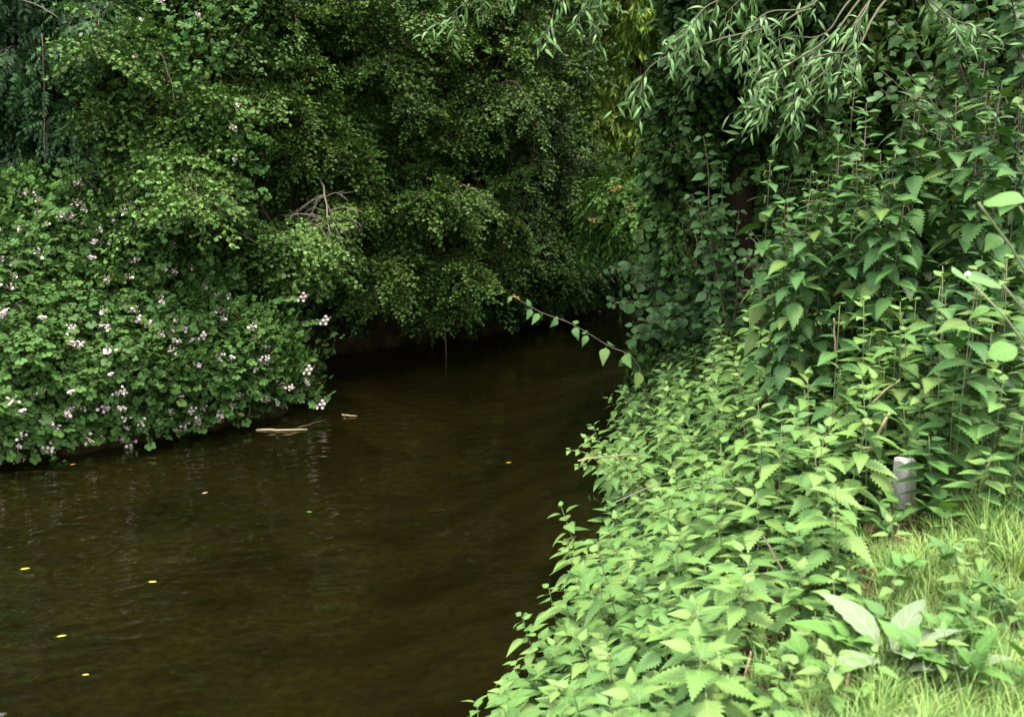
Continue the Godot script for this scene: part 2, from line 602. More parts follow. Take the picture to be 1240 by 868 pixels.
func build_ground() -> void:
	var xs := steps(-7.0, 5.0, 0.12, 260.0)
	var zs := steps(-19.0, 1.0, 0.13, 260.0)
	var st := begin()
	for j in zs.size():
		for i in xs.size():
			var x := xs[i]
			var z := zs[j]
			var y := ground_y(x, z)
			var c: Color
			if y < 0.02:
				# silt of the bed with darker patches of weed
				var k := noise.get_noise_2d(x * 0.8 + 10.0, z * 1.6)
				var k2 := noise.get_noise_2d(x * 2.5, z * 5.0 + 7.0)
				c = Color(0.034, 0.0285, 0.0055).lerp(Color(0.010, 0.0100, 0.0028), clampf(0.35 + k * 1.1 + k2 * 0.5, 0, 1))
			else:
				c = Color(0.045, 0.032, 0.021).lerp(Color(0.075, 0.06, 0.036), clampf(0.5 + noise.get_noise_2d(x * 4.0, z * 4.0), 0, 1))
			st.set_color(c)
			st.add_vertex(Vector3(x, y, z))
	var w := xs.size()
	for j in zs.size() - 1:
		for i in w - 1:
			var a := j * w + i
			for q in [a, a + 1, a + w, a + 1, a + w + 1, a + w]:
				st.add_index(q)
	st.generate_normals()
	var o := part(self, "ground", st.commit(), M.ground)
	o.set_meta("kind", "structure")
	o.set_meta("label", "brown earth bank and silty stream bed")

func wave(x: float, z: float) -> float:
	# ripples spread from the foot of the brambles, calmer in mid-stream
	var m := 0.25 + 0.75 * smoothstep(0.2, -2.6, x + (z + 7.0) * 0.25)
	var fl := noise.get_noise_2d(x * 0.5, z * 0.5) * 2.0
	var h := sin(z * 34.0 + x * 7.0 + fl * 5.0) * 0.0011
	h += sin(z * 52.0 - x * 9.0 + fl * 9.0) * 0.0006
	h += noise.get_noise_2d(x * 2.2 + z * 0.8, z * 7.0) * 0.0042
	h += noise.get_noise_2d(x * 7.0, z * 16.0 + 30.0) * 0.0013
	return h * m * 1.9

func build_water() -> void:
	var st := begin()
	var xs := steps(-5.5, 2.5, 0.036, 60.0)
	var zs := steps(-17.0, -3.2, 0.036, 60.0)
	for j in zs.size():
		for i in xs.size():
			st.set_uv(Vector2(xs[i], zs[j]))
			st.add_vertex(Vector3(xs[i], wave(xs[i], zs[j]), zs[j]))
	var w := xs.size()
	for j in zs.size() - 1:
		if zs[j] < -30.0 or zs[j] > 14.0:
			continue
		for i in w - 1:
			if xs[i] > 18.0:
				continue
			var a := j * w + i
			for q in [a, a + 1, a + w, a + 1, a + w + 1, a + w]:
				st.add_index(q)
	st.generate_normals()
	st.generate_tangents()
	var o := part(self, "water", st.commit(), M.water)
	o.set_meta("kind", "structure")
	o.set_meta("label", "murky brown stream water with small ripples")

# ------------------------------------------------------------------ trees
# base: foot of the trunk; ends: points the boughs reach to (world). Boughs start from the nearest limb.
func tree(called: String, label: String, base: Vector3, top: Vector3, radius: float, limb_ends: Array, ends: Array, o: Dictionary) -> Node3D:
	var t := thing(called, label, o.get("category", "tree"), base, o.get("group", ""))
	var trunk := bend(Vector3(0, -0.15, 0), top - base, Vector3(rf(-0.15, 0.15), 0, rf(-0.15, 0.15)), 9, radius * 0.3)
	var st := begin()
	tube(st, trunk, radius, radius * 0.45, 9)
	part(t, "trunk", finish(st), M.bark)
	var nodes := []
	for s in 8:
		nodes.append(along(trunk, 0.35 + s * 0.09))
	for e in limb_ends:
		var a: Vector3 = along(trunk, rf(0.3, 0.95))
		var pts := bend(a, e - base, Vector3(0, 0.25, 0), 8, 0.05)
		st = begin()
		tube(st, pts, radius * 0.42, radius * 0.12, 6)
		part(t, "limb", finish(st), M.bark)
		for s in range(2, 9):
			nodes.append(pts[s])
	var xs := []
	var cols := PackedColorArray()
	var bough_stuff := begin()
	var made := 0
	for e in ends:
		var q: Vector3 = e - base
		var best: Vector3 = nodes[0]
		for nd in nodes:
			if nd.distance_squared_to(q) < best.distance_squared_to(q):
				best = nd
		var ln := best.distance_to(q)
		var arch: Vector3 = Vector3(0, ln * o.get("arch", 0.14), 0) + rdir() * ln * 0.05
		var pts := bend(best, q, arch, 7, 0.015)
		var st2 := begin() if made < 200 else bough_stuff
		tube(st2, pts, 0.006 + 0.005 * ln, 0.0025, 4)
		var tone: float = rf(0.72, 1.25)
		var warm := rf(0.94, 1.10)
		var tip_dir: Vector3 = (pts[7] - pts[4]).normalized()
		var reach: float = o.get("reach", 1.3)
		var s0 := clampf(1.0 - reach / maxf(ln, 0.01), 0.1, 0.8)
		var tw: int = o.get("twigs", 12)
		for i in tw:
			var s := lerpf(s0, 1.0, (i + rf(0, 1)) / tw)
			var at := along(pts, s)
			var sd := 1.0 if i % 2 == 0 else -1.0
			var side := tip_dir.cross(Vector3.UP).normalized() * sd
			var d: Vector3 = (side * rf(0.3, 1.0) + tip_dir * rf(0.2, 0.9) + Vector3(0, rf(-0.55, 0.35) - o.get("droop", 0.0), 0) + rdir() * 0.25).normalized()
			var tl: float = o.get("twig", 0.32) * rf(0.5, 1.15) * (1.2 - 0.5 * s)
			var endp: Vector3 = at + d * tl - Vector3(0, tl * tl * 0.3, 0)
			xs.append(aim(at, endp - at, (Vector3.UP + rdir() * o.get("tumble", 0.35)).normalized(), tl * 1.25))
			var b := tone * rf(0.88, 1.12)
			cols.append(Color(b * warm * rf(0.96, 1.06), b, b * rf(0.88, 1.0)))
		if made < 200:
			part(t, "branch", finish(st2), M.twig_brown)
		made += 1
	if made > 200:
		var bs := part(t, "branch", finish(bough_stuff), M.twig_brown)
		bs.set_meta("kind", "stuff")
	scatter(t, "crown", o.mesh, o.mat, xs, cols)
	return t

# points inside a window of the picture between two depths; bottom and depth may vary with px
func window(n: int, x0: float, x1: float, y0: float, y1: float, d0: float, d1: float, back: float, bottom := PackedVector2Array(), seed_shift := 0.0) -> Array:
	var out := []
	while out.size() < n:
		var px := rf(x0, x1)
		var py := rf(y0, y1)
		if bottom.size():
			var lim := y1
			for i in bottom.size() - 1:
				if px >= bottom[i].x and px <= bottom[i + 1].x:
					lim = lerpf(bottom[i].y, bottom[i + 1].y, (px - bottom[i].x) / (bottom[i + 1].x - bottom[i].x))
			if py > lim + rf(-10, 6):
				continue
		var d := lerpf(d0, d1, (px - x0) / (x1 - x0)) + noise.get_noise_2d(px * 0.009 + seed_shift, py * 0.011) * 2.3 + back * pow(rng.randf(), 1.6)
		var p := pix(px, py, d)
		out.append(p)
	return out

func build_hawthorns() -> void:
	# the big one leaning over the water
	var bottom := PackedVector2Array([Vector2(250, 150), Vector2(318, 165), Vector2(345, 300), Vector2(400, 372), Vector2(480, 398), Vector2(560, 402), Vector2(620, 385), Vector2(700, 360), Vector2(760, 330)])
	var ends := window(300, 270, 665, -110, 400, 9.9, 12.6, 1.7, bottom)
	ends.append_array(window(80, 280, 640, -420, -110, 10.6, 12.6, 2.2))
	var limbs := [pix(330, -250, 12.0), pix(450, -320, 12.4), pix(560, -220, 12.8), pix(330, 40, 11.6), pix(400, 190, 11.4), pix(470, 60, 11.8), pix(520, 240, 12.0), pix(590, 110, 12.8), pix(610, 280, 13.0), pix(660, 200, 13.4), pix(450, 320, 11.9), pix(540, 350, 12.4), pix(360, 260, 11.2), pix(640, 0, 13.0)]
	var h := {"mesh": G.hawthorn, "mat": M.hawthorn, "reach": 1.3, "twigs": 13, "twig": 0.40, "group": "hawthorns of the far bank"}
	var base := Vector3(-1.5, ground_y(-1.5, -13.9), -13.9)
	tree("hawthorn_tree", "big dark hawthorn spreading its boughs low over the stream", base, base + Vector3(0.3, 4.2, 0.6), 0.16, limbs, ends, h)
	# lighter one above the brambles
	ends = window(60, 95, 270, 40, 110, 9.6, 9.9, 1.0)
	ends.append_array(window(66, 90, 290, 110, 200, 9.3, 9.5, 1.2))
	ends.append_array(window(55, 150, 260, 190, 300, 9.2, 9.4, 0.7))
	ends.append_array(window(16, 255, 285, 150, 200, 9.3, 9.3, 0.3))
	ends.append_array(window(24, 325, 410, 290, 350, 9.4, 9.6, 0.5))
	ends.append_array(window(70, 120, 330, -90, 50, 9.8, 10.2, 1.2))
	ends.append_array(window(45, 100, 330, -330, -80, 10.0, 10.6, 1.8))
	base = Vector3(-4.4, ground_y(-4.4, -11.6), -11.6)
	limbs = [pix(180, -200, 10.9), pix(270, -160, 11.0), pix(110, 120, 10.4), pix(190, 60, 10.6), pix(200, 170, 10.1), pix(240, 230, 10.0), pix(290, 10, 10.9), pix(340, 290, 10.3), pix(230, 120, 10.5)]
	var h2 := h.duplicate()
	h2.twigs = 9
	h2.reach = 0.8
	h2.mesh = G.hawthorn_big
	h2.mat = leafy(lin(0.058, 0.122, 0.027), 0.45, 0.45, 0.4)
	tree("hawthorn_tree", "paler hawthorn with bare gaps standing behind the brambles", base, base + Vector3(0.2, 4.4, 0.5), 0.13, limbs, ends, h2)
	# the last of the row before the bend
	bottom = PackedVector2Array([Vector2(590, 380), Vector2(640, 372), Vector2(700, 365), Vector2(745, 335), Vector2(800, 320)])
	ends = window(130, 600, 745, 190, 380, 13.0, 15.0, 1.6, bottom, 5.0)
	ends.append_array(window(60, 590, 675, 20, 200, 13.0, 14.2, 1.6))
	ends.append_array(window(45, 540, 650, -120, 40, 13.0, 13.8, 1.6))
	base = Vector3(0.2, ground_y(0.2, -16.4), -16.4)
	limbs = [pix(640, 120, 14.6), pix(690, 200, 15.2), pix(720, 270, 15.6), pix(660, 300, 15.0), pix(670, 90, 15.2), pix(620, 30, 14.8)]
	var h3 := h.duplicate()
	h3.twigs = 12
	h3.reach = 1.5
	h3.twig = 0.45
	tree("hawthorn_tree", "hawthorn at the bend with fine leaves trailing to the water", base, base + Vector3(0.1, 4.6, 0.3), 0.14, limbs, ends, h3)

func build_ash() -> void:
	var ends := window(70, -60, 150, -90, 70, 9.6, 9.9, 1.3)
	ends.append_array(window(50, -60, 70, 60, 230, 9.8, 9.9, 1.2))
	ends.append_array(window(26, 60, 125, 130, 190, 9.8, 9.8, 0.5))
	ends.append_array(window(40, 120, 330, -120, -10, 10.2, 10.4, 1.0))
	ends.append_array(window(70, -120, 200, -420, -90, 9.2, 9.6, 2.0))
	var base := Vector3(-5.7, ground_y(-5.7, -11.4), -11.4)
	var limbs := [pix(-20, -220, 10.4), pix(100, -260, 10.4), pix(150, -120, 10.6), pix(0, 30, 10.9), pix(70, 0, 10.7), pix(40, 130, 10.6), pix(130, 10, 10.8), pix(-40, 160, 10.8), pix(220, -60, 11.2)]
	tree("ash_tree", "ash tree with drooping dark green leaflets above the brambles", base, base + Vector3(0.3, 4.8, 0.2), 0.17, limbs, ends, {"mesh": G.ash, "mat": M.ash, "reach": 0.9, "twigs": 7, "twig": 0.36, "droop": 0.35})

func build_ivy_tree() -> void:
	var bottom := PackedVector2Array([Vector2(760, 215), Vector2(790, 300), Vector2(820, 335), Vector2(870, 330), Vector2(884, 140), Vector2(935, 130), Vector2(948, 320), Vector2(1010, 330)])
	var ends := window(150, 812, 1000, -110, 210, 9.3, 8.4, 1.2, bottom, 2.0)
	ends.append_array(window(80, 790, 1000, 150, 330, 9.4, 8.4, 1.0, bottom, 2.0))
	var base := Vector3(2.12, ground_y(2.12, -9.3), -9.3)
	var limbs := [pix(835, 60, 9.8), pix(835, 170, 9.6), pix(820, 270, 9.5), pix(900, 20, 9.4), pix(960, 100, 9.2), pix(860, 100, 9.4), pix(970, 200, 9.2)]
	tree("ivy_clad_tree", "brown tree trunk wrapped in dark glossy ivy beside the water", base, base + Vector3(0.15, 5.2, -0.2), 0.17, limbs, ends, {"mesh": G.ivy, "mat": M.ivy, "reach": 0.9, "twigs": 8, "twig": 0.32, "droop": 0.3, "tumble": 0.5})

func build_far_trees() -> void:
	var spec := [
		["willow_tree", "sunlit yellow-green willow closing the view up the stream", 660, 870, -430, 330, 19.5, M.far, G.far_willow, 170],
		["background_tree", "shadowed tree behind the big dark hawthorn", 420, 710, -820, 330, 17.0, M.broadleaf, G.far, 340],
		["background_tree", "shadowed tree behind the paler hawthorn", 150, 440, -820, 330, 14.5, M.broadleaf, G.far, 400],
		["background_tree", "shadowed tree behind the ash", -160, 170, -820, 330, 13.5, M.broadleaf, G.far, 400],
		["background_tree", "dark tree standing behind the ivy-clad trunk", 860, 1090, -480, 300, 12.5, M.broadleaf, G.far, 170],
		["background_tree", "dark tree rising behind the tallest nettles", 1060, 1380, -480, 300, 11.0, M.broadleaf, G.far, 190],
	]
	for s in spec:
		var cx: float = (s[2] + s[3]) * 0.5
		var foot := pix(cx, 300, s[6] + 1.5)
		var base := Vector3(foot.x, ground_y(foot.x, foot.z), foot.z)
		var ends := window(s[9], s[2], s[3], s[4], s[5], s[6], s[6], 2.6)
		var limbs := []
		for i in 11:
			limbs.append(pix(rf(s[2] + 20, s[3] - 20), rf(s[4] + 60, s[5] - 40), s[6] + 1.2))
		tree(s[0], s[1], base, base + Vector3(0.2, 8.5, 0.3), 0.2, limbs, ends, {"mesh": s[8], "mat": s[7], "reach": 2.2, "twigs": 13, "twig": 1.1, "droop": 0.1})

func build_elder() -> void:
	var base := Vector3(2.35, ground_y(2.35, -14.6), -14.6)
	var ends := window(34, 722, 800, 215, 300, 12.6, 12.2, 0.8)
	var limbs := [pix(750, 240, 13.2), pix(775, 270, 13.0), pix(730, 280, 13.3)]
	var t := tree("elder_bush", "light green elder bush with faded tan flower heads at the bend", base, base + Vector3(-0.3, 1.6, 0.5), 0.06, limbs, ends, {"mesh": G.elder_twig, "mat": M.elder, "reach": 0.6, "twigs": 5, "twig": 0.28, "category": "bush"})
	for s in [[745, 229, 12.3], [722, 268, 12.4], [790, 296, 12.0], [765, 250, 12.4]]:
		var st := begin()
		for i in 70:
			var a := rf(0, TAU)
			var r := 0.10 * sqrt(rng.randf())
			var c := Vector3(cos(a) * r, 0.025 * (1.0 - r * r * 90.0) + rf(-0.006, 0.006), sin(a) * r)
			tube(st, [c, c + Vector3(0, 0.007, 0)], 0.007, 0.005, 5, Color(1, 1, 1) * rf(0.8, 1.15))
			if i % 6 == 0:
				tube(st, [c, Vector3(0, -0.07, 0)], 0.0015, 0.002, 3, Color(0.5, 0.7, 0.5))
		part(t, "flower_head", finish(st), M.umbel, Transform3D(Basis.from_euler(Vector3(0.25, 0, rf(-0.2, 0.2))), pix(s[0], s[1], s[2]) - base))

# places leaves: the most telling 300 as parts, the rest as one mass
func hang_leaves(t: Node3D, items: Array, meshes: Array, mats: Array, mass_mat: Material, limit := 300, mass_mesh: Mesh = null) -> void:
	items.sort_custom(func(a, b): return a[1] > b[1])
	var xs := []
	var cols := PackedColorArray()
	for i in items.size():
		var x: Transform3D = items[i][0]
		x.origin -= t.position
		if i < limit:
			part(items[i][2] if items[i].size() > 2 else t, "leaf", meshes[rng.randi() % meshes.size()], mats[rng.randi() % mats.size()], x)
		else:
			xs.append(x)
			var k := rf(0.7, 1.2)
			cols.append(Color(k * rf(0.92, 1.1), k, k * rf(0.85, 1.05)))
	if xs.size():
		scatter(t, "foliage", mass_mesh if mass_mesh else meshes[meshes.size() - 1], mass_mat, xs, cols)

func build_willow() -> void:
	var base := Vector3(4.1, ground_y(4.1, -7.9), -7.9)
	var t := thing("willow_tree", "willow with pale narrow leaves on boughs reaching over the stream", "tree", base)
	var st := begin()
	var trunk := bend(Vector3(0, -0.15, 0), Vector3(-0.3, 4.6, 0.4), Vector3(0.15, 0, 0), 9, 0.03)
	tube(st, trunk, 0.2, 0.12, 9)
	part(t, "trunk", finish(st), M.bark)
	# boughs: from the trunk, along picture points
	var paths := [
		[[1060, -60, 6.6], [960, 20, 6.2], [870, 48, 6.0], [800, 72, 5.9], [776, 96, 5.9]],
		[[1060, -60, 6.6], [930, -20, 6.1], [860, 5, 6.0], [838, 30, 5.9]],
		[[1080, -40, 6.6], [1010, 40, 6.1], [960, 75, 5.9], [915, 105, 5.8]],
		[[1080, -30, 6.5], [1010, 75, 6.0], [960, 112, 5.8], [925, 128, 5.8]],
		[[1090, -20, 6.4], [1040, 55, 5.9], [1005, 65, 5.8], [975, 78, 5.8], [960, 130, 5.8]],
		[[1090, -60, 6.4], [1050, 10, 5.9], [1035, 40, 5.8], [1045, 95, 5.8]],
		[[1040, -60, 6.6], [985, 5, 6.2], [930, 15, 6.0], [900, 45, 5.9]],
		[[1100, -60, 6.5], [1120, -10, 6.2], [1150, 20, 6.1], [1175, 30, 6.0]],
		[[1040, -160, 6.6], [800, -120, 6.3], [660, -60, 6.2], [600, -25, 6.2], [545, 18, 6.2]],
		[[1040, -160, 6.6], [820, -120, 6.4], [720, -60, 6.3], [680, -15, 6.2], [668, 28, 6.2]],
		[[1040, -140, 6.6], [860, -90, 6.3], [760, -40, 6.2], [715, -5, 6.2], [700, 20, 6.2]],
		[[1060, -30, 6.5], [1000, 40, 6.3], [950, 45, 6.3], [905, 75, 6.2]],
		[[1090, -80, 6.6], [1010, -40, 6.3], [930, -25, 6.2], [880, 15, 6.1]],
	]
	var items := []
	for p in paths:
		var pts := [along(trunk, 0.82)]
		for q in p:
			pts.append(pix(q[0], q[1], q[2]) - base)
		var sm := []
		for i in 25:
			sm.append(curve_at(pts, i / 24.0))
		st = begin()
		tube(st, sm, 0.010, 0.002, 5)
		for i in 15:
			var s := rf(0.42, 1.0)
			if i == 0:
				s = 1.0
			var at := along(sm, s)
			var tip: Vector3 = (along(sm, minf(s + 0.06, 1.0)) - along(sm, s - 0.06)).normalized()
			var d := (tip * rf(0.2, 0.9) + rdir() * 0.5 + Vector3(0, -0.35, 0)).normalized()
			var tl := rf(0.08, 0.26)
			var e: Vector3 = at + d * tl + Vector3(0, -tl * 0.2, 0)
			tube(st, [at, at.lerp(e, 0.5) + Vector3(0, 0.01, 0), e], 0.0022, 0.0012, 3)
			var n := int(tl * 22.0) + 2
			for k in n:
				var u := (k + 0.6) / n
				var lp := at.lerp(e, u)
				var ld := (d * 0.7 + rdir() * 0.95 + Vector3(0, -0.35, 0)).normalized()
				var nn := (Vector3(-0.1, 0.5, 0.9) + rdir() * 0.6).normalized()
				var w := base + lp
				var pp := to_pix(w)
				var seen := 1.0 if pp.x > 500 and pp.x < 1235 and pp.y > -5 and pp.y < 190 else 0.0
				items.append([aim(w, ld, nn, rf(0.075, 0.115)), seen * (2.0 + s) + rng.randf() * 0.6])
		var br := part(t, "branch", finish(st), M.stem_willow)
		for it in items:
			if it.size() < 3:
				it.append(br)
	# the crown above, out of sight of the lens
	var fx := []
	var fc := PackedColorArray()
	for i in 900:
		var at := pix(rf(790, 1400), rf(-620, -170), rf(7.0, 9.4)) - base
		fx.append(aim(at, Vector3(rf(-1, 1), rf(-0.3, 0.3), rf(-1, 1)), Vector3.UP, rf(0.5, 0.75)))
		fc.append(Color.WHITE * rf(0.8, 1.2))
	scatter(t, "crown", G.far_willow, M.willow, fx, fc)
	for i in 9:
		st = begin()
		var e := pix(rf(800, 1350), rf(-560, -240), rf(7.0, 9.2)) - base
		tube(st, bend(along(trunk, 0.9), e, Vector3(0, 0.4, 0), 8, 0.04), 0.06, 0.012, 6)
		part(t, "limb", finish(st), M.bark)
	var mats := []
	for k in [0.85, 1.0, 1.15, 0.95]:
		mats.append(leafy(lin(0.094 * k, 0.180 * k, 0.060 * k), 0.42, 0.5, 0.5))
	hang_leaves(t, items, G.willow, mats, M.willow)

func curve_at(pts: Array, s: float) -> Vector3:
	var f := clampf(s, 0, 0.9999) * (pts.size() - 1)
	var i := int(f)
	var u := f - i
	var a: Vector3 = pts[maxi(i - 1, 0)]
	var b: Vector3 = pts[i]
	var c: Vector3 = pts[i + 1]
	var d: Vector3 = pts[mini(i + 2, pts.size() - 1)]
	return b.cubic_interpolate(c, a, d, u)

# a shrub of upright or arching stems with leaves in pairs
func leafy_shrub(called: String, label: String, category: String, base: Vector3, tips: Array, meshes: Array, mat: StandardMaterial3D, size: float, step: float, hang: float, face: Vector3, group := "") -> Node3D:
	var t := thing(called, label, category, base, group)
	var items := []
	for tip in tips:
		var q: Vector3 = tip - base
		var pts := bend(Vector3(rf(-0.1, 0.1), -0.05, rf(-0.1, 0.1)), q, Vector3(0, q.length() * 0.12, 0) + rdir() * 0.06, 9, 0.01)
		var st := begin()
		tube(st, pts, 0.011, 0.003, 5)
		var stalk := part(t, "stem", finish(st), M.twig_brown)
		var ln := q.length()
		var n := int(ln / step)
		for i in n:
			var s := 1.0 - i * step / ln
			if s < 0.18:
				break
			var at := along(pts, s)
			var d: Vector3 = (along(pts, minf(s + 0.05, 1.0)) - along(pts, s - 0.05)).normalized()
			var side := d.cross(Vector3(0.2, 0.3, 1)).normalized()
			side = side.rotated(d, (i % 2) * PI / 2 + rf(-0.5, 0.5))
			for e in [-1.0, 1.0]:
				var ld: Vector3 = (side * e + d * 0.5 + Vector3(0, -hang, 0) + face * 0.35 + rdir() * 0.25).normalized()
				var w: Vector3 = base + at
				items.append([aim(w, ld, (Vector3.UP + face + rdir() * 0.3).normalized(), size * rf(0.65, 1.15) * (0.7 if i < 2 else 1.0)), s + rng.randf() * 0.5 + w.z * 0.2, stalk])
	var mats := []
	for k in [0.8, 1.0, 1.2]:
		var m: StandardMaterial3D = mat.duplicate()
		var l := mat.albedo_color.srgb_to_linear()
		m.albedo_color = lin(l.r * k, l.g * k, l.b * k)
		mats.append(m)
	hang_leaves(t, items, meshes, mats, mat)
	return t

func tips_in(n: int, x0: float, x1: float, y0: float, y1: float, d0: float, d1: float) -> Array:
	var out := []
	for i in n:
		out.append(pix(rf(x0, x1), rf(y0, y1), rf(d0, d1)))
	return out

func build_shade_shrubs() -> void:
	# rounded leaves leaning over the water under the ivy
	var b := Vector3(1.95, ground_y(1.95, -9.1), -9.1)
	var tips := tips_in(26, 735, 880, 305, 375, 8.6, 9.4)
	tips.append_array(tips_in(16, 765, 860, 365, 425, 8.0, 8.9))
	leafy_shrub("round_leaved_shrub", "low shrub with round dark leaves spreading over water below the ivy", "shrub", b, tips, G.round, M.shrub_leaf, 0.115, 0.09, 0.25, Vector3(-0.1, 0.2, 0.5))
	# tall shaded stems with pointed leaves in front of the trunk
	b = Vector3(1.75, ground_y(1.75, -8.0), -8.0)
	leafy_shrub("balsam_plant", "tall dark plant with drooping pointed leaves before the ivy-clad trunk", "plant", b, [pix(852, 165, 8.0), pix(875, 195, 8.2), pix(838, 235, 7.9), pix(868, 240, 7.8), pix(895, 255, 7.9), pix(850, 280, 7.8), pix(885, 300, 7.8)], G.ovate, M.shrub_leaf, 0.15, 0.10, 0.55, Vector3(-0.1, 0, 0.6))
	# leafy cover below the trunk
	b = Vector3(2.3, ground_y(2.3, -7.6), -7.6)
	leafy_shrub("leafy_shrub", "shadowy leafy shrub between the dark trunk and the nettles", "shrub", b, tips_in(20, 890, 975, 270, 360, 7.2, 7.9), G.ovate, M.shrub_leaf, 0.095, 0.085, 0.3, Vector3(0, 0.1, 0.5))
	# bigger leaves at the top right
	b = Vector3(3.6, ground_y(3.6, -6.6), -6.6)
	leafy_shrub("dogwood_shrub", "shrub with large smooth leaves below the willow, behind the nettles", "shrub", b, tips_in(34, 1060, 1290, -60, 150, 6.0, 7.0), G.ovate, M.dogwood, 0.14, 0.095, 0.5, Vector3(-0.1, 0.1, 0.6))

# ------------------------------------------------------------------ brambles
func mound(s: float, t: float) -> Vector3:
	# s runs along the bank from off the frame to the end over the water, t from the waterline to the crest
	var foot := [Vector3(-7.2, 0, -7.1), Vector3(-5.6, 0, -7.35), Vector3(-4.25, 0, -7.75), Vector3(-3.25, 0, -8.35), Vector3(-2.62, 0, -9.0), Vector3(-2.45, 0, -9.7)]
	var f := curve_at(foot, s)
	var g := curve_at(foot, minf(s + 0.02, 1.0)) - curve_at(foot, s - 0.02)
	var inward := Vector3(g.z, 0, -g.x).normalized()
	if inward.z > 0:
		inward = -inward
	var top := lerpf(2.05, 1.75, s) * (1.0 - 0.55 * smoothstep(0.72, 1.0, s))
	var y := 0.16 + top * sin(t * PI * 0.5)
	var push := -0.30 * sin(clampf(t * 2.2, 0, 1) * PI) + 1.5 * pow(t, 1.7)
	var p := f + inward * push + Vector3(0, y, 0)
	var b := noise.get_noise_2d(s * 9.0, t * 5.0) * 0.34 + noise.get_noise_2d(s * 26.0 + 5.0, t * 14.0) * 0.13
	return p - inward * b + Vector3(0, b * 0.3, 0)

